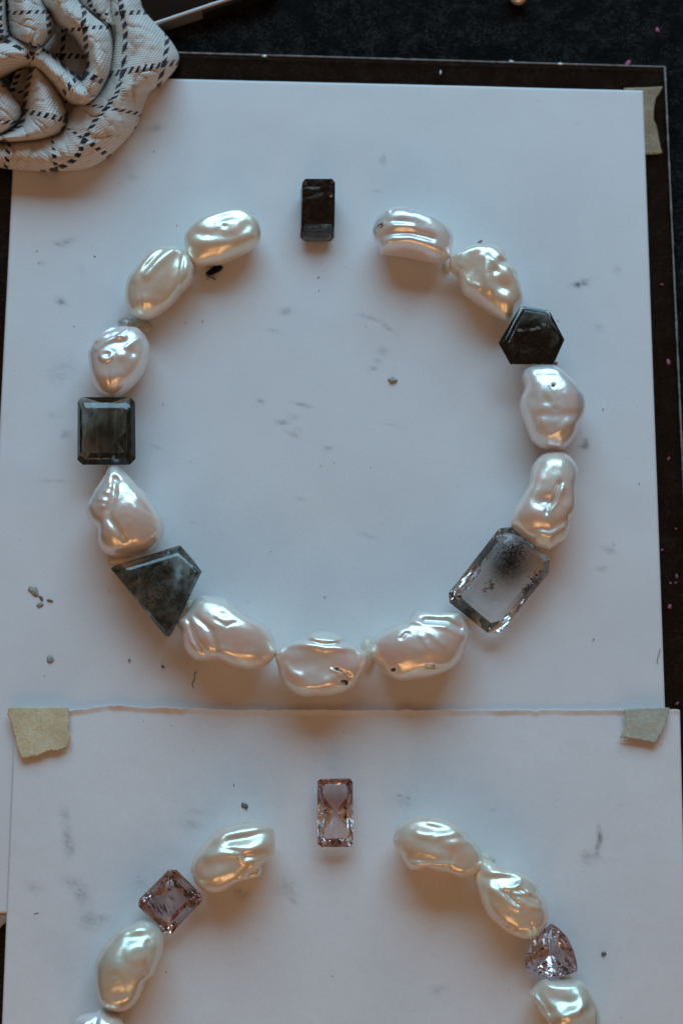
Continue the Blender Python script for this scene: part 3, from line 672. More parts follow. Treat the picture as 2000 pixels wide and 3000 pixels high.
def gem(name, label, mat, reg, girdle, table, zg, zt, mid=None, zm=None, culet=0.32, pav=0.72, z0=0.5, incl=(), lift=0.0, moss_gleams=(), cuts=None, jit=0.05):
    if cuts: girdle = split(girdle, cuts); table = split(table, cuts); mid = None if mid is None else split(mid, cuts)
    zg += lift; zt += lift; z0 += lift
    if zm is not None: zm += lift
    x0, y0, s = reg
    G = np.array(tr(girdle, x0, y0, s)); T = np.array(tr(table, x0, y0, s)); n = len(G)
    if ((np.roll(G, -1, 0)[:, 0] - G[:, 0]) * (np.roll(G, -1, 0)[:, 1] + G[:, 1])).sum() > 0: G = G[::-1]; T = T[::-1]; mid = None if mid is None else mid[::-1]
    Gw = PA(G[:, 0], G[:, 1], zg * MM)
    c = Gw[:, :2].mean(0)
    def scl(k, z):
        v = Gw.copy(); v[:, :2] = c + (v[:, :2] - c) * k; v[:, 2] = z * MM; return v
    Gl = Gw.copy(); Gl[:, 2] = (zg - 0.35) * MM
    rings = [Gl, Gw]
    if mid is not None:
        Mx = np.array(tr(mid, x0, y0, s)); rings.append(PA(Mx[:, 0], Mx[:, 1], zm * MM))
    rings.append(PA(T[:, 0], T[:, 1], zt * MM))
    V = np.concatenate(rings); Fc = []
    for i in range(len(rings) - 1):
        for k in range(n):
            a, b = i * n + k, i * n + (k + 1) % n
            Fc.append((a, b, b + n, a + n))
    Fc.append([(len(rings) - 1) * n + k for k in range(n)])
    # pavilion: two rows of triangular facets down to a small flat base
    Mv = scl(pav, z0 + (zg - z0) * 0.5); Mv = 0.5 * (Mv + np.roll(Mv, -1, 0)); Cv = scl(culet, z0)
    alt = np.where(np.arange(n) % 2 == 0, 1.0, -1.0)
    Mv[:, :2] = c + (Mv[:, :2] - c) * (1 + jit * alt)[:, None]; Mv[:, 2] += 0.35 * MM * alt * (jit / 0.05)
    b0 = len(V); V = np.concatenate([V, Mv, Cv])
    for k in range(n):
        k1 = (k + 1) % n
        Fc += [(k, b0 + k, k1), (b0 + k, b0 + k1, k1), (b0 + k, b0 + n + k1, b0 + k1), (b0 + k, b0 + n + k, b0 + n + k1)]
    Fc.append([b0 + n + k for k in range(n)][::-1])
    Fc[len(Fc) - 1], Fc[n * (len(rings) - 1)] = Fc[n * (len(rings) - 1)], Fc[len(Fc) - 1]
    a = np.array(V)
    top = a[Fc[-1]]
    nn = np.cross(top[1] - top[0], top[2] - top[1])
    if nn[2] < 0: Fc = [list(f)[::-1] for f in Fc]
    org = np.array([c[0], c[1], z0 * MM])
    root = None
    if incl or moss_gleams:
        root = empty(name, org)
        o = mesh_obj("crystal", V, Fc, mat, smooth=False, parent=root)
        for (ix, iy, rx, ry, an, dep, im) in incl:
            sheet(root, x0 + ix / s, y0 + iy / s, rx / s, ry / s, an, zt * MM - dep * MM, im, ix * .37 + iy)
        for im, cl in moss_gleams: moss_gleam(root, x0, y0, s, cl, zt, im)
    else:
        o = mesh_obj(name, V, Fc, mat, smooth=False, origin=org)
    bv = o.modifiers.new("worn edges", 'BEVEL'); bv.width = 0.00012; bv.segments = 1; bv.limit_method = 'ANGLE'; bv.angle_limit = R(12)
    tag(root or o, label, "gem", "faceted gemstones among the pearls")
    return root or o

g1 = mat_gem("smoky_quartz", (1, 1, 1), (0.10, 0.09, 0.08), 1100, 260, (0.75, 0.72, 0.7), nscale=300, lo=0.34, hi=0.52, grad=((0, 1, .35), -0.0070, -0.0030))
gem("gemstone", "dark upright rectangular gem standing alone in the upper ring's gap", g1, (850, 500, 9.047),
    [(265, 520), (340, 440), (1080, 440), (1165, 520), (1165, 1770), (1070, 1862), (380, 1862), (260, 1770)],
    [(320, 310), (400, 210), (1110, 210), (1190, 310), (1172, 1440), (1090, 1410), (380, 1410), (290, 1470)], 3.2, 8.6, culet=.8, pav=.92, moss_gleams=[('pale', [(715, 1480, 380, 24, 0, 70, 16, 1.6, None, .9, 1.4), (715, 1560, 380, 40, 0, 60, 18, 1.6, None, 2.1, 2.6), (715, 1660, 380, 50, 0, 60, 18, 1.6, None, 3.3, 3.9), (715, 1770, 340, 40, 0, 50, 16, 1.6, None, 4.6, 5.0)]), ('grey', [(715, 1620, 400, 160, 0, 90, 16, 1.6, None, 3.2, 4.2), (700, 640, 330, 120, 0, 70, 12, 2, None, .2, .9)])],  # flecks along the front face paint its whitish scattered light
    incl=[(600, 465, 250, 34, .02, .35, 'pale'), (560, 720, 170, 40, -.12, .4, 'grey'), (760, 640, 150, 50, -.25, .4, 'grey'), (1080, 680, 50, 40, 0, .35, 'pale'), (1110, 330, 50, 40, .5, .3, 'grey'), (400, 330, 50, 60, .4, .3, 'grey')])
g2 = mat_gem("dark_green_quartz", (1, 1, 1), (0.11, 0.21, 0.17), 400, 110, (0.42, 0.66, 0.60), nscale=300, lo=0.34, hi=0.6, vec_scale=(1.6, .5, 1))
gem("gemstone", "almost black square cut gem at the ring's left side", g2, (200, 1100, 6.272),
    [(175, 470), (260, 395), (1140, 395), (1230, 490), (1240, 1530), (1130, 1640), (265, 1640), (170, 1550)],
    [(255, 640), (330, 590), (1010, 590), (1080, 640), (1085, 1370), (1010, 1430), (330, 1430), (255, 1370)], 5.2, 7.8,
    mid=[(215, 560), (290, 500), (1070, 500), (1150, 570), (1155, 1450), (1070, 1530), (300, 1530), (215, 1460)], zm=6.9, lift=4.5, moss_gleams=[('grey', [(930, 900, 40, 330, .03, 110, 16, 2.5, 1.5, .2, .9), (430, 1000, 60, 330, .05, 60, 10, 2, None, .3, 1.4)]), ('pale', [(700, 1000, 500, 500, 0, 40, 4, 1.4, None, .2, 1.4)])],
    incl=[(835, 1505, 30, 50, .4, 1.6, 'pale'), (235, 1330, 14, 46, 0, 2.2, 'pale')])
g3 = mat_gem("moss_quartz", (1, 1, 1), (0.28, 0.36, 0.31), 620, 320, (0.82, 0.92, 0.88), nscale=230, lo=0.45, hi=0.56)
gem("gemstone", "grey mottled kite shaped gem at the ring's lower left", g3, (300, 1550, 3.92),
    [(98, 455), (145, 418), (893, 183), (1142, 487), (797, 1203), (718, 1225)],
    [(290, 488), (322, 474), (866, 312), (1085, 490), (775, 1110), (722, 1122)], 5.6, 8.2, culet=.9, pav=.98, z0=.3,
    mid=[(235, 468), (262, 452), (872, 276), (1108, 488), (783, 1140), (718, 1150)], zm=7.84, lift=6.0,
    moss_gleams=[('green', [(560, 560, 200, 80, .3, 130, 16, 2, None, .2, 2.5), (850, 820, 160, 60, -.5, 90, 16, 2, None, .2, 2.0), (640, 760, 120, 240, .5, 90, 13, 2, None, .3, 3)]), ('pale', [(790, 420, 150, 70, .2, 70, 9, 1.6, None, .2, 1.6), (660, 680, 60, 160, .5, 60, 9, 2, None, .2, 2), (600, 640, 300, 260, 0, 60, 6, 1.5, None, .2, 2)]), ('tan', [(690, 985, 50, 50, 0, 26, 12, 1.5, None, .3, 2)])])
g4 = mat_gem("black_moss_quartz", (1, 1, 1), (0.10, 0.14, 0.13), 800, 180, (0.6, 0.74, 0.7), nscale=420, lo=0.30, hi=0.5, grad=((0.3, 1, 0), -0.0085, -0.004))
gem("gemstone", "black hexagonal gem with a teal glint at upper right of the ring", g4, (1400, 850, 4.48),
    [(265, 690), (555, 205), (932, 265), (1132, 650), (985, 976), (420, 970)],
    [(395, 690), (610, 275), (892, 312), (1070, 640), (950, 850), (490, 850)], 6.9, 8.3,
    mid=[(340, 690), (585, 243), (908, 298), (1105, 645), (972, 920), (455, 920)], zm=7.3, lift=5.0, moss_gleams=[('pale', [(700, 510, 220, 34, -.15, 60, 9, 1.5, None, .15, .7), (860, 380, 60, 60, 0, 24, 6, 1.5, None, .2, .8), (480, 700, 120, 60, .3, 30, 5, 1.5, None, .2, 1.0)]), ('grey', [(640, 800, 180, 36, 0, 60, 12, 2, None, .2, .8)])],  # grey cluster near the lower edge paints a glimmer
    incl=[(545, 530, 42, 22, .1, .35, 'pale'), (715, 518, 44, 22, -.1, .3, 'pale'), (785, 500, 28, 20, .6, .35, 'pale'), (862, 455, 26, 20, 0, .35, 'pale')])
g5 = mat_gem("clear_moss_quartz", (1, 1, 1), (0.16, 0.17, 0.15), 420, 60, (0.75, 0.76, 0.72), nscale=480, lo=0.46, hi=0.55, grad=((0.0028, 0.0055), 0.0085, 0.0020))
gem("gemstone", "clear rectangular gem with a dark cloud at lower right of the ring", g5, (1200, 1050, 2.24),
    [(254, 1540), (585, 1115), (672, 1104), (917, 1315), (907, 1412), (597, 1800), (508, 1800), (260, 1602)],
    [(365, 1505), (605, 1215), (672, 1190), (845, 1345), (845, 1395), (610, 1660), (545, 1690), (380, 1570)], 5.6, 9.0, culet=.42, pav=.86, z0=.3, cuts=[3, 1, 2, 1, 3, 1, 2, 1],
    mid=[(330, 1515), (598, 1165), (664, 1158), (885, 1335), (880, 1400), (605, 1715), (530, 1735), (345, 1580)], zm=8.5,
    moss_gleams=[('black', [(665, 1310, 66, 110, .5, 620, 5, 1.5, None, .4, 4.5), (600, 1400, 70, 50, -.8, 90, 3.5, 1.5, None, 1, 4), (520, 1270, 190, 14, -.93, 70, 10, 2.5, -.93, .8, 2.4), (810, 1450, 150, 22, -.93, 60, 8, 1.8, None, 1.0, 3.5), (380, 1660, 60, 40, .7, 16, 10, 2, None, 2, 5)]),
           ('green', [(640, 1270, 120, 90, .6, 300, 5, 1.6, None, .4, 4), (760, 1520, 160, 40, -.9, 60, 8, 1.6, None, 1, 4), (400, 1470, 110, 12, -.93, 30, 8, 3, -.93, 1, 3)]), ('pale', [(600, 1440, 180, 180, 0, 50, 5, 1.5, None, .5, 5), (600, 1190, 60, 30, .5, 30, 7, 1.5, None, .4, 2)]), ('tan', [(520, 1500, 60, 40, -.4, 30, 12, 2, None, 4, 6)])])  # deep tan cluster paints a tan reflection inside the stone
g6 = mat_gem("bicolour_tourmaline", (1.0, 0.94, 0.95), (0.62, 0.36, 0.30), 170, 0, nscale=60, lo=0.1, hi=0.3, ior=1.63, grad=((0, 1, 0), -0.001, 0.004))
gem("gemstone", "long rectangular gem, brownish pink at one end and clear at the other", g6, (900, 2260, 9.8),
    [(285, 290), (375, 215), (1210, 197), (1305, 310), (1315, 2060), (1240, 2165), (420, 2180), (290, 2070)],
    [(470, 430), (520, 380), (1090, 370), (1140, 430), (1140, 1870), (1080, 1930), (540, 1935), (480, 1880)], 5.2, 7.4, culet=.16, pav=.66, jit=.09, cuts=[1, 3, 1, 5, 1, 3, 1, 5])
g7 = mat_gem("pink_needle_quartz", (1.0, 0.945, 0.935), (0.70, 0.42, 0.38), 240, 0, (0.8, 0.7, 0.68), nscale=420, lo=0.52, hi=0.64, vec_scale=(3.2, .7, 1.0), ior=1.56)
go = gem("gemstone", "pale pink square gem with dark needle streaks at lower left", g7, (390, 2530, 7.127),
    [(110, 890), (125, 750), (740, 125), (910, 130), (1445, 660), (1438, 790), (800, 1475), (650, 1465)],
    [(300, 850), (320, 760), (760, 330), (880, 330), (1240, 680), (1230, 770), (790, 1240), (680, 1230)], 5.0, 7.4, culet=.46, pav=.84, z0=.3, cuts=[1, 3, 1, 3, 1, 3, 1, 3],
    moss_gleams=[('brown', [(420, 800, 120, 210, .1, 26, 130, 16, 1.15, .4, 2.6), (590, 960, 150, 110, .2, 40, 90, 14, 1.2, .3, 1.6), (830, 720, 70, 30, 0, 9, 50, 7, 1.2, .3, .8), (1200, 620, 120, 110, .4, 22, 110, 14, 1.15, .4, 2.0), (900, 980, 120, 120, 0, 16, 60, 12, 1.15, .4, 1.6), (700, 1360, 60, 60, 0, 14, 34, 2, None, .8, 3), (780, 300, 110, 70, 0, 20, 26, 2, None, .6, 2.5), (1080, 890, 20, 26, 0, 8, 30, 1.6, None, .5, 1.2), (750, 545, 16, 14, 0, 6, 26, 1.5, None, .4, .8)]),
           ('tan', [(1220, 830, 90, 90, .5, 40, 60, 5, 1.15, .8, 2.6), (600, 420, 160, 90, -.8, 24, 30, 3, None, .8, 3)])])
g8 = mat_gem("pink_trillion", (1.0, 0.92, 0.95), (0.50, 0.32, 0.36), 80, 0, nscale=180, lo=0.40, hi=0.62, ior=1.63)
def trillion():
    reg = (1500, 2680, 5.6)
    g = [(640, 145), (760, 220), (900, 370), (1000, 570), (1055, 780), (1062, 925), (960, 970), (780, 1020), (600, 1032), (420, 995), (270, 930), (205, 870), (225, 700), (300, 490), (420, 310), (530, 205)]
    c = np.array(g).mean(0)
    t = []
    for i, q in enumerate(g):
        k = 0.50 if i % 2 == 0 else 0.62
        t.append(tuple(c + (np.array(q) - c) * k))
    m = []
    for i, q in enumerate(g):
        k = 0.86 if i % 2 == 0 else 0.78
        m.append(tuple(c + (np.array(q) - c) * k))
    gem("gemstone", "pink triangular rounded gem between two pearls at lower right", g8, reg, g, t, 5.2, 7.6, mid=m, zm=6.3, culet=.06, pav=.55, z0=0.4)
trillion()

# ------------------------------------------------------------------ wax bits that hold the stones level
WAX = None
def mat_wax():
    t = NT("cream_wax"); p = t.obj(); n = t.noise(p, 400, 3, .6)
    t.set(Base_Color=t.ramp(n, [(.3, (0.60, 0.52, 0.38)), (.7, (0.74, 0.67, 0.53))]), Roughness=0.38, Subsurface_Weight=0.3, Subsurface_Scale=0.002)
    t.bump(n, .3, .0005); return t.m
WAX = mat_wax()
def blob(name, px, py, rx, ry, ang, h, mat, z=0.0, amp=0.28, fq=0.9, seed=0.0, parent=None, seg=20):
    V, Fc = [], []
    rings = [(1.0, 0.02), (1.04, .3), (.9, .68), (.55, .93)]
    for k, (r, zz) in enumerate(rings):
        for i in range(seg):
            a = i / seg * 6.2832
            rr = r * (1 + amp * nz(math.cos(a) * fq + seed, math.sin(a) * fq, k * .25 + seed))
            u, v = rx * rr * math.cos(a), ry * rr * math.sin(a)
            V.append(P(px + u * math.cos(ang) - v * math.sin(ang), py + u * math.sin(ang) + v * math.cos(ang), z + h * MM * zz * (1 + .3 * nz(u * .3, v * .3, seed))))
    V.append(P(px, py, z + h * MM))
    for k in range(len(rings) - 1):
        for i in range(seg):
            Fc.append((k * seg + i, (k + 1) * seg + i, (k + 1) * seg + (i + 1) % seg, k * seg + (i + 1) % seg))
    b = (len(rings) - 1) * seg
    for i in range(seg): Fc.append((b + i, len(V) - 1, b + (i + 1) % seg))
    Fc = [f[::-1] for f in Fc] if True else Fc
    a, bb, c = (np.array(V[q]) for q in Fc[-1][:3])
    if np.cross(bb - a, c - a)[2] < 0: Fc = [f[::-1] for f in Fc]
    return mesh_obj(name, V, Fc, mat, parent=parent)
for k, (x, y, rx, ry, a, h, lab) in enumerate([
    (313, 1372, 13, 22, .1, 2.6, "cream wax bit under the lower edge of the almost black square gem"),
    (352, 1632, 34, 14, -.3, 2.2, "cream wax bit between the pear shaped pearl and the kite gem"),
    (545, 1782, 15, 30, .5, 2.4, "cream wax bit between the kite gem and the glossy folded pearl"),
    (412, 955, 34, 20, .2, 1.8, "amber wax bit between the flattened pearl and the crinkled pearl"),
    (575, 772, 40, 16, -.15, 1.8, "amber wax bit under the dimpled oval pearl"),
    (1308, 780, 12, 15, .3, 1.6, "cream wax bit between the shelf pearl and the knobbly pearl"),
    (1078, 1915, 22, 44, .15, 2.6, "cream wax bit between the capped pearl and the flap pearl"),
    (1378, 1808, 24, 18, .5, 2.2, "cream wax bit at the lower end of the clear gem"),
    (1425, 2518, 26, 14, .5, 2.4, "cream wax bit between the plump pearl and the egg shaped pearl"),
    (1655, 2862, 16, 13, 0, 2.2, "cream wax bit under the pink triangular gem"),
    (470, 1690, 46, 46, 0, 6.1, "wax bit propping the grey mottled kite gem from below"),
    (318, 1270, 44, 50, 0, 5.0, "wax bit propping the almost black square gem from below"),
    (1562, 985, 42, 42, 0, 5.4, "wax bit propping the black hexagonal gem from below"),
    (338, 2968, 22, 16, 0, 2.0, "amber wax bit between the bean pearl and the pearl below"),
    ]):
    tag(blob("wax_bit", x, y, rx, ry, a, h, WAX, z=(0.45 * MM if y > 2090 else 0.02 * MM), seed=k * 1.7), lab, "wax", "wax bits under the stones")
CLB = NT("clear_bead"); CLB.set(Base_Color=(1, .97, .95), Roughness=.02, IOR=1.45, Transmission_Weight=1.0)
tag(blob("glass_bead", 374, 947, 27, 17, .1, 3.0, CLB.m, z=.02 * MM, amp=.08), "small clear bead behind the crinkled bright pearl", "bead")

# ------------------------------------------------------------------ crumbs, flecks, lint
CR1 = mat_simple("crumb_tan", (0.36, 0.33, 0.27), .6, .3, nscale=1500, namp=.5)
CR2 = mat_simple("crumb_grey", (0.16, 0.17, 0.15), .6, .3, nscale=1500, namp=.5)
PINK = mat_simple("pink_fleck", (0.40, 0.10, 0.18), .6, .3)
LINT = mat_simple("blue_lint", (0.010, 0.014, 0.030), .85, .15, nscale=1200, namp=.5)
WHT = mat_simple("white_glint", (0.75, 0.78, 0.80), .3, .6)  # white beads stand in for glints on the board
for k, (x, y, rx, ry, a, h, m, lab) in enumerate([
    (1151, 1113, 12, 7, .2, .9, CR1, "tan crumb inside the upper ring, right of centre"),
    (102, 1732, 17, 12, .5, .5, CR1, "largest tan crumb near the left edge of the large sheet"),
    (122, 1752, 8, 5, .9, .4, CR2, "thin dark crumb touching the largest tan crumb"),
    (118, 1773, 10, 6, -.2, .35, CR1, "small crumb just below the largest tan crumb"),
    (146, 1759, 9, 2.5, .2, .4, CR2, "sliver like crumb right of the largest tan crumb"),
    (148, 1932, 9, 10, .2, .4, CR1, "round tan crumb above the yellowish tape"),
    (717, 2361, 11, 8, .6, .5, CR2, "dark green grey crumb above the wavy silver cream pearl"),
    (478, 1953, 5, 3, .3, .6, CR2, "dark speck below the kite gem's tip"),
    (379, 1934, 3, 4, .3, .5, CR2, "tiny dark speck left below the kite gem"),
    (1768, 2795, 7, 6, 0, .5, CR2, "dark speck right of the pink triangular gem"),
    (1404, 709, 3, 9, 1.0, .5, CR2, "dark sliver at the top of the knobbly pearl"),
    ]):
    tag(blob("crumb", x, y, rx, ry, a, h, m, z=(0.45 * MM if y > 2090 else 0.03 * MM), amp=.55, fq=1.6, seed=k * 2.3 + 9, seg=16), lab, "crumb", "crumbs on the paper")
for k, (x, y, r, lab) in enumerate([
    (1626, 1063, 8, "pink fleck on paper at the hexagonal gem's lower right corner"),
    (1925, 88, 10, "pink fleck on felt near the top right corner of the picture"),
    (1838, 185, 13, "pink fleck on the acrylic board's top edge at right"),
    (1938, 833, 6, "topmost small pink fleck on the dark strip right of the large sheet"), (1956, 1060, 11, "large pink fleck on the dark strip level with the pinholed pearl"),
    (1957, 1343, 7, "pink fleck on the dark strip level with the peach pearl's round head"), (1938, 1611, 5, "small pink fleck at the sheet's right edge level with the clear gem's top"),
    (1981, 1688, 7, "upper one of three clustered pink flecks on the right dark strip"), (1978, 1707, 5, "lower right one of three clustered pink flecks on the right dark strip"),
    (1962, 1708, 5, "lower left one of three clustered pink flecks on the right dark strip"), (1960, 1777, 10, "long pink fleck just below the three clustered flecks"),
    (1982, 2061, 7, "pink fleck on the dark strip beside the front sheet's top right corner"), (1978, 1548, 4, "tiniest pink fleck on the dark strip level with the peach pearl's lower end")]):
    zz = 0.03 * MM if x < 1700 else (ZG + .02 * MM if x < 1984 and y > 190 else ZF + .2 * MM)
    tag(blob("pink_fleck", x, y, r * .8, r * .5, k * 1.1, .35, PINK, z=zz, amp=.5, fq=1.4, seed=k * 3.1 + 40, seg=12),
        lab or "small pink fleck on the dark strip right of the large sheet", "fleck", "pink flecks")
for k, (x, y, lab) in enumerate([(775, 164, "small white chip on the board's top edge near the cloth"), (1497, 180, "bright white chip at the middle of the board's top edge"), (1640, 187, "white chip on the board's top edge left of the pink fleck"), (1290, 212, "tiny white painted glint on the board above the large sheet")]):
    tag(blob("white_glint", x, y, 7 if k != 3 else 3, 3.5 if k != 3 else 6, .1, .5, WHT, z=ZG, amp=.4, seed=k + 70, seg=12), lab, "chip", "painted white glints")
def dust():
    V, Fc = [], []
    for _ in range(330):
        y = random.uniform(260, 2980); x = random.uniform(40, 1880) if y < 2060 else random.uniform(50, 1985)
        if 2050 < y < 2110: continue
        if nz(x * .004, y * .004, 6) + random.uniform(-.3, .3) < -.05: continue
        z = (0.62 if y > 2090 else 0.30) * MM; r = random.choice((.5, .6, .7, .8, 1.0, 1.5)); a = random.uniform(0, 6.28); st = random.choice((1, 1, 1.5, 3))
        b = len(V)
        for k in range(5):
            t = a + k * 1.2566; q = r * random.uniform(.6, 1.2)
            u, v = q * st * math.cos(t), q * math.sin(t)
            V.append(P(x + u * math.cos(a) - v * math.sin(a), y + u * math.sin(a) + v * math.cos(a), z - .18 * MM))
        V.append(P(x, y, z + r * .05 * MM))
        for k in range(5): Fc.append((b + (k + 1) % 5, b + k, b + 5))
    o = mesh_obj("paper_dust", V, Fc, CR2, smooth=False)
    tag(o, "fine dark dust specks scattered over both white sheets", "dust", kind="stuff")
dust()
# dark blue lint with a loose tail
lroot = empty("lint_tuft", P(628, 796, 0))
tag(lroot, "dark blue lint tuft with a curled tail under the dimpled oval pearl", "lint")
blob("tuft", 628, 792, 27, 12, -.45, 2.0, LINT, z=.02 * MM, amp=.3, seed=3.3, parent=lroot)
def tube(name, pts, r, mat, parent=None, label=None, cat=None, sides=6):
    V, Fc = [], []
    pts = [np.array(p) for p in pts]
    for i, p in enumerate(pts):
        d = pts[min(i + 1, len(pts) - 1)] - pts[max(i - 1, 0)]; d /= np.linalg.norm(d) + 1e-12
        a = np.cross(d, [0, 0, 1.0]); a /= np.linalg.norm(a) + 1e-12; b = np.cross(a, d)
        for k in range(sides):
            an = k / sides * 6.2832; V.append(p + r * (a * math.cos(an) + b * math.sin(an)))
    for i in range(len(pts) - 1):
        for k in range(sides):
            Fc.append((i * sides + k, i * sides + (k + 1) % sides, (i + 1) * sides + (k + 1) % sides, (i + 1) * sides + k))
    o = mesh_obj(name, V, Fc, mat, parent=parent)
    if label: tag(o, label, cat)
    return o
tl = tr([(440, 560), (430, 620), (470, 680), (540, 700), (610, 725), (660, 750), (705, 775)], 560, 740, 9.8)
tube("tail", [P(x, y, (.9 - .11 * i) * MM) for i, (x, y) in enumerate(tl)], .00016, LINT, parent=lroot)
HAIR = mat_simple("hair_thread", (0.07, 0.06, 0.05), .6, .3)
hp = tr([(200, 500), (188, 508), (190, 525), (186, 540), (178, 550), (180, 565), (184, 572)], 450, 1650, 1.568)
hp = [tuple(q) for q in catmull(hp + hp[-2:0:-1], 40)[:21]]
tube("thread", [P(x, y, .12 * MM) for x, y in hp], .00009, HAIR, None, "fine curly dark thread below the glossy folded pearl", "thread")
hp3 = [(1932, 1900), (1930, 1914), (1925, 1928), (1923, 1944)]
tube("thread", [P(x, y, .3 * MM) for x, y in hp3], .00008, HAIR, None, "short dark hair near the large sheet's lower right edge", "thread")
hp2 = [(100 + 7.5 * i * .9, 2678 - 1.2 * math.sin(i * .7) * 2 - i * .5) for i in range(3)]
tube("thread", [P(x, y, .55 * MM) for x, y in hp2], .00008, HAIR, None, "short straight dark hair on the front sheet's left margin", "thread")

# ------------------------------------------------------------------ folded checked cloth
def mat_cloth():
    t = NT("checked_twill")
    uv = t.add("ShaderNodeUVMap").outputs[0]
    sp = t.add("ShaderNodeSeparateXYZ"); t.link(uv, sp.inputs[0]); u, v = sp.outputs[0], sp.outputs[1]
    wob = t.noise(uv, 9, 2, .5); rag = t.noise(uv, 42, 3, .7)
    wv = t.math('ADD', t.math('MULTIPLY', t.math('SUBTRACT', wob, .5), .05), t.math('MULTIPLY', t.math('SUBTRACT', rag, .5), .055))
    rg = t.math('MULTIPLY', t.math('SUBTRACT', rag, .5), .9)
    fr = lambda a: t.math('ABSOLUTE', t.math('SUBTRACT', t.math('FRACT', t.math('ADD', a, 0.5)), 0.5))
    uw, vw = t.math('ADD', u, wv), t.math('ADD', v, wv)
    lu = t.math('LESS_THAN', fr(uw), 0.060); lv = t.math('LESS_THAN', fr(vw), 0.050)
    du = t.math('LESS_THAN', t.math('FRACT', t.math('ADD', t.math('MULTIPLY', v, 5.0), t.math('MULTIPLY', u, 3.5))), t.math('ADD', 0.60, rg))
    dv = t.math('LESS_THAN', t.math('FRACT', t.math('ADD', t.math('MULTIPLY', u, 6.0), t.math('MULTIPLY', v, 4.0))), t.math('ADD', 0.50, rg))
    both = t.math('MULTIPLY', lu, lv)
    m = t.math('MAXIMUM', t.math('MAXIMUM', t.math('MULTIPLY', lu, du), t.math('MULTIPLY', lv, dv)), both)
    tw = t.math('SINE', t.math('ADD', t.math('MULTIPLY', u, 78.0), t.math('MULTIPLY', v, 62.0)))
    th = t.math('SINE', t.math('MULTIPLY', v, 190.0))
    wave = t.math('ADD', t.math('MULTIPLY', tw, .6), t.math('MULTIPLY', th, .4))
    fz = t.noise(uv, 60, 4, .7)
    h = t.math('ADD', wave, t.math('MULTIPLY', fz, 1.6))
    base = t.ramp(t.math('ADD', t.math('MULTIPLY', wave, .24), fz), [(.2, (0.60, 0.53, 0.455)), (.8, (0.90, 0.84, 0.765))])
    col = t.mix(m, base, (0.012, 0.014, 0.028))
    t.set(Base_Color=col, Roughness=.92, Specular_IOR_Level=.15, Sheen_Weight=.25, Sheen_Roughness=.5)
    t.bump(h, .5, .0005)
    return t.m
CL_V, CL_F, CL_UV = [], [], []
def ribbon(secs, zedge, s=2.8, nt=40, sub=13, pw=.62, wr=1.0, seed=0.0, voff=0.0, uoff=0.0):
    """a fold of cloth between a left and a right edge; sections: lx,ly,rx,ry,v,t0,zcrest(mm)"""
    A = np.array(secs, float); k = len(A)
    rows = []
    for i in range(k - 1):
        p0, p1, p2, p3 = A[max(i - 1, 0)], A[i], A[i + 1], A[min(i + 2, k - 1)]
        for q in range(sub):
            t = q / sub
            rows.append(0.5 * ((2 * p1) + (-p0 + p2) * t + (2 * p0 - 5 * p1 + 4 * p2 - p3) * t * t + (-p0 + 3 * p1 - 3 * p2 + p3) * t ** 3))
    rows.append(A[-1]); base = len(CL_V)
    for r in rows:
        lx, ly, rx, ry, v, t0, zc = r; W = math.hypot(rx - lx, ry - ly)
        for j in range(nt):
            th = j / (nt - 1); t = 0.5 - 0.5 * math.cos(math.pi * th)
            x, y = lx + (rx - lx) * t, ly + (ry - ly) * t
            pr = max(0, math.sin(math.pi * t)) ** pw
            n1 = nz(x * .0045 + seed, y * .0045, seed, 1); n2 = nz(x * .009 - seed, y * .006, seed + 9, 1)
            cr = -1.1 * math.exp(-(n1 / .05) ** 2) - .7 * math.exp(-(n2 / .05) ** 2)
            z = zedge + (zc - zedge) * pr + wr * pr * (.8 * nz(x * .006 + seed, y * .006, seed) + cr + .25 * nz(x * .03, y * .03, seed + 4))
            CL_V.append(P(x / s, y / s, z * MM)); CL_UV.append(((t - t0) * W / 330.0 + uoff, v + voff))
    n = len(rows)
    for i in range(n - 1):
        for j in range(nt - 1):
            a = base + i * nt + j; CL_F.append((a, a + nt, a + nt + 1, a + 1))
# floor of the hollows
ribbon([(250, 120, 760, 60, .1, .55, 2), (230, 420, 800, 420, .9, .5, 2), (120, 640, 820, 760, 1.6, .5, 2), (60, 820, 700, 960, 2.3, .5, 2), (-60, 1000, 560, 1090, 2.8, .5, 2)], 1, seed=2)
# outer body, running down the right side and along the bottom
ribbon([(880, -80, 1115, -80, -.55, .38, 15.6), (900, 10, 1150, 10, -.3, .38, 16.2), (905, 112, 1190, 105, 0, .36, 16.9), (940, 330, 1400, 345, .55, .21, 18.2), (895, 620, 1460, 505, 1.0, .21, 18.2), (835, 740, 1345, 665, 1.3, .28, 16.9),
    (760, 810, 1225, 755, 1.58, .42, 15.6), (640, 850, 1152, 935, 2.0, .46, 15.6), (560, 950, 1092, 1070, 2.5, .42, 15.6), (520, 1030, 890, 1278, 3.0, .48, 14.3), (480, 1095, 715, 1376, 3.5, .66, 13.0), (430, 1110, 462, 1398, 4.0, .93, 12.3),
    (290, 1125, 240, 1394, 4.6, 1.1, 11.7), (80, 1150, 50, 1376, 5.0, 1.1, 11.7), (-70, 1150, -70, 1345, 5.4, 1.1, 11.7)], 0.2, seed=5, pw=.5)
# cloth between the top folds
ribbon([(600, -80, 900, -80, .2, .5, 14), (680, 30, 905, 40, .6, .3, 14), (760, 100, 915, 130, 1.0, .3, 13), (840, 160, 940, 210, 1.3, .3, 11)], 8, seed=8)
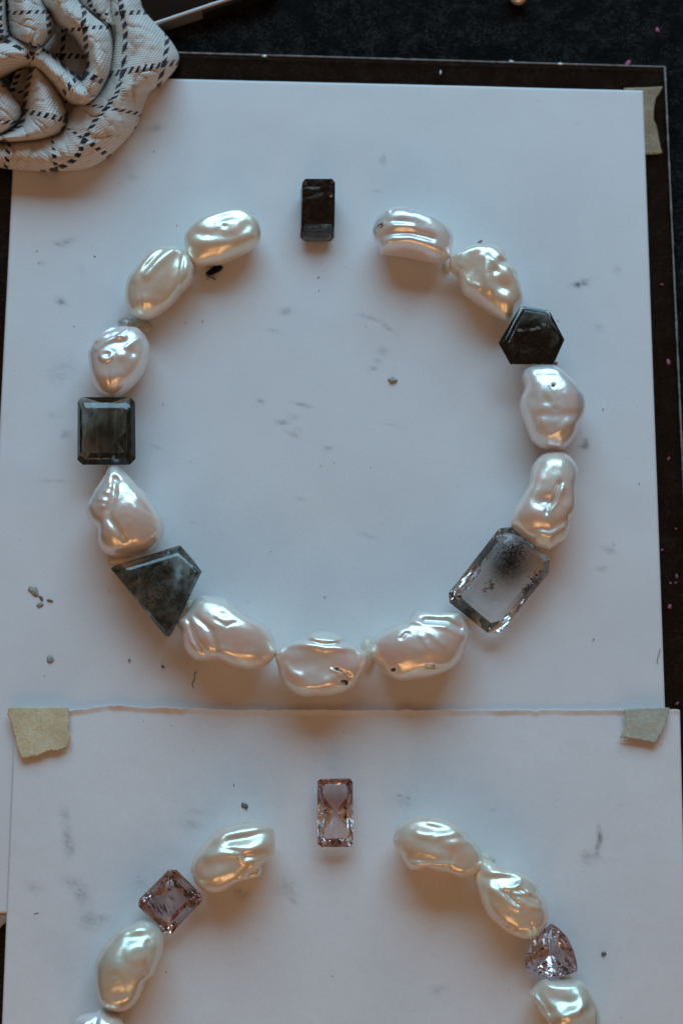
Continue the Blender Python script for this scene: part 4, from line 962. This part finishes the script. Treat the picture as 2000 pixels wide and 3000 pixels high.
# rosette fold at lower left
ribbon([(262, 545, 312, 540, -.1, .2, 13), (212, 690, 432, 660, .4, .14, 16), (196, 830, 522, 850, .8, .06, 17), (185, 915, 566, 1005, 1.02, .06, 17), (130, 1030, 470, 1108, 1.4, .12, 16), (20, 1092, 250, 1155, 1.8, .1, 15), (-70, 1105, -70, 1168, 2.1, .1, 14)], 1, seed=11)
# left petal
ribbon([(-120, 610, 12, 670, -.2, 1.05, 14), (-120, 760, 120, 800, .3, 1.02, 17), (-120, 880, 186, 895, .7, 1.0, 18), (-120, 1000, 158, 1000, 1.0, .97, 17), (-120, 1095, 50, 1085, 1.3, .9, 14)], 1, seed=14, uoff=.0)
# loop: left limb then right limb
ribbon([(150, 560, 330, 380, -.3, .95, 19), (240, 545, 380, 415, 0.15, .95, 20), (335, 605, 440, 455, .45, .95, 20), (432, 695, 560, 565, .75, .95, 20), (522, 800, 660, 640, 1.05, .95, 20), (600, 852, 735, 700, 1.3, .95, 20), (690, 862, 800, 790, 1.6, .95, 19)], 1.5, seed=17)
ribbon([(280, -80, 640, -80, -1.0, 1.02, 24), (330, 20, 668, 20, -.7, 1.0, 24), (395, 95, 745, 95, -.4, .83, 24), (455, 190, 850, 180, -.15, .58, 24), (560, 265, 908, 255, .08, .42, 24), (665, 390, 924, 400, .5, .2, 24), (722, 510, 900, 585, .8, .03, 24), (690, 610, 855, 690, 1.02, .1, 23), (640, 720, 800, 790, 1.25, .1, 21), (590, 800, 705, 862, 1.5, .1, 19)], 1.5, seed=20)
# big petal at top left and the roll under it
ribbon([(30, -80, 315, -80, -.6, .06, 28), (48, 40, 370, 40, -.2, .04, 29), (52, 140, 425, 130, .1, .03, 29), (58, 220, 448, 215, .4, .02, 29), (90, 290, 415, 305, .72, .0, 28), (210, 355, 345, 385, 1.05, 0, 25)], 4, seed=23)
ribbon([(-70, -80, 60, -80, 0, .5, 25), (-70, 60, 52, 60, .4, .5, 25), (-70, 200, 62, 210, .8, .5, 25), (-70, 300, 80, 290, 1.2, .5, 24)], 6, seed=27)
ribbon([(-70, 280, -70, 690, .2, -.3, 26), (80, 285, 70, 600, .6, -.3, 26), (210, 330, 175, 545, .85, -.3, 25), (300, 375, 235, 500, 1.02, -.3, 23), (360, 385, 290, 470, 1.1, -.3, 20)], 5, seed=30, uoff=.5)
cl_org = np.array([*P(200, 240, 0)[:2], 0])
clo = mesh_obj("checked_cloth", CL_V, CL_F, mat_cloth(), origin=cl_org)
uvl = clo.data.uv_layers.new(name="UVMap")
li = np.zeros(len(clo.data.loops), dtype=np.int32); clo.data.loops.foreach_get("vertex_index", li)
uvl.data.foreach_set("uv", np.array(CL_UV)[li].ravel())
solidify(clo, 0.7 * MM, 0)
tag(clo, "crumpled beige cloth with dark blue dashed checks at the top left", "cloth")

# ------------------------------------------------------------------ tablet at the top edge
def tablet():
    zt, zb = 3.2 * MM, ZF + 0.1 * MM
    A = np.array(P(360, 104, zt)); B = np.array(P(800, -43, zt))
    d = (B - A) / np.linalg.norm(B - A); nrm = np.array([-d[1], d[0], 0])
    root = empty("tablet", (A + B) / 2 * np.array([1, 1, 0]) + np.array([0, 0, zb]))
    tag(root, "black screened tablet with a silver rim behind the cloth", "tablet")
    def slab(name, a0, a1, n0, n1, z0, z1, mat, bev):
        q = [A + d * a0 + nrm * n0, A + d * a1 + nrm * n0, A + d * a1 + nrm * n1, A + d * a0 + nrm * n1]
        V = [(p[0], p[1], z0) for p in q] + [(p[0], p[1], z1) for p in q]
        o = mesh_obj(name, V, [(0, 3, 2, 1), (4, 5, 6, 7), (0, 1, 5, 4), (1, 2, 6, 5), (2, 3, 7, 6), (3, 0, 4, 7)], mat, parent=root, smooth=False)
        m = o.modifiers.new("round", 'BEVEL'); m.width = bev; m.segments = 3
        return o
    L = np.linalg.norm(B - A)
    slab("body", 0, L, 0, 0.12, zb, zt, mat_simple("silver_rim", (0.56, 0.54, 0.51), .32, .5, .75), .0006)
    slab("screen", -.001, L + .001, .0011, .119, zt - .0003, zt + .00012, mat_simple("black_glass", (0.003, 0.003, 0.0035), .08, .5), .0001)
    cut = np.linalg.norm(np.array(P(592, 30, zt)) - A)
    slab("case_edge", cut, L + .002, -.0009, .0006, zb, zt - .0011, mat_simple("black_rubber", (0.006, 0.0065, 0.006), .6, .3), .0004)
tablet()
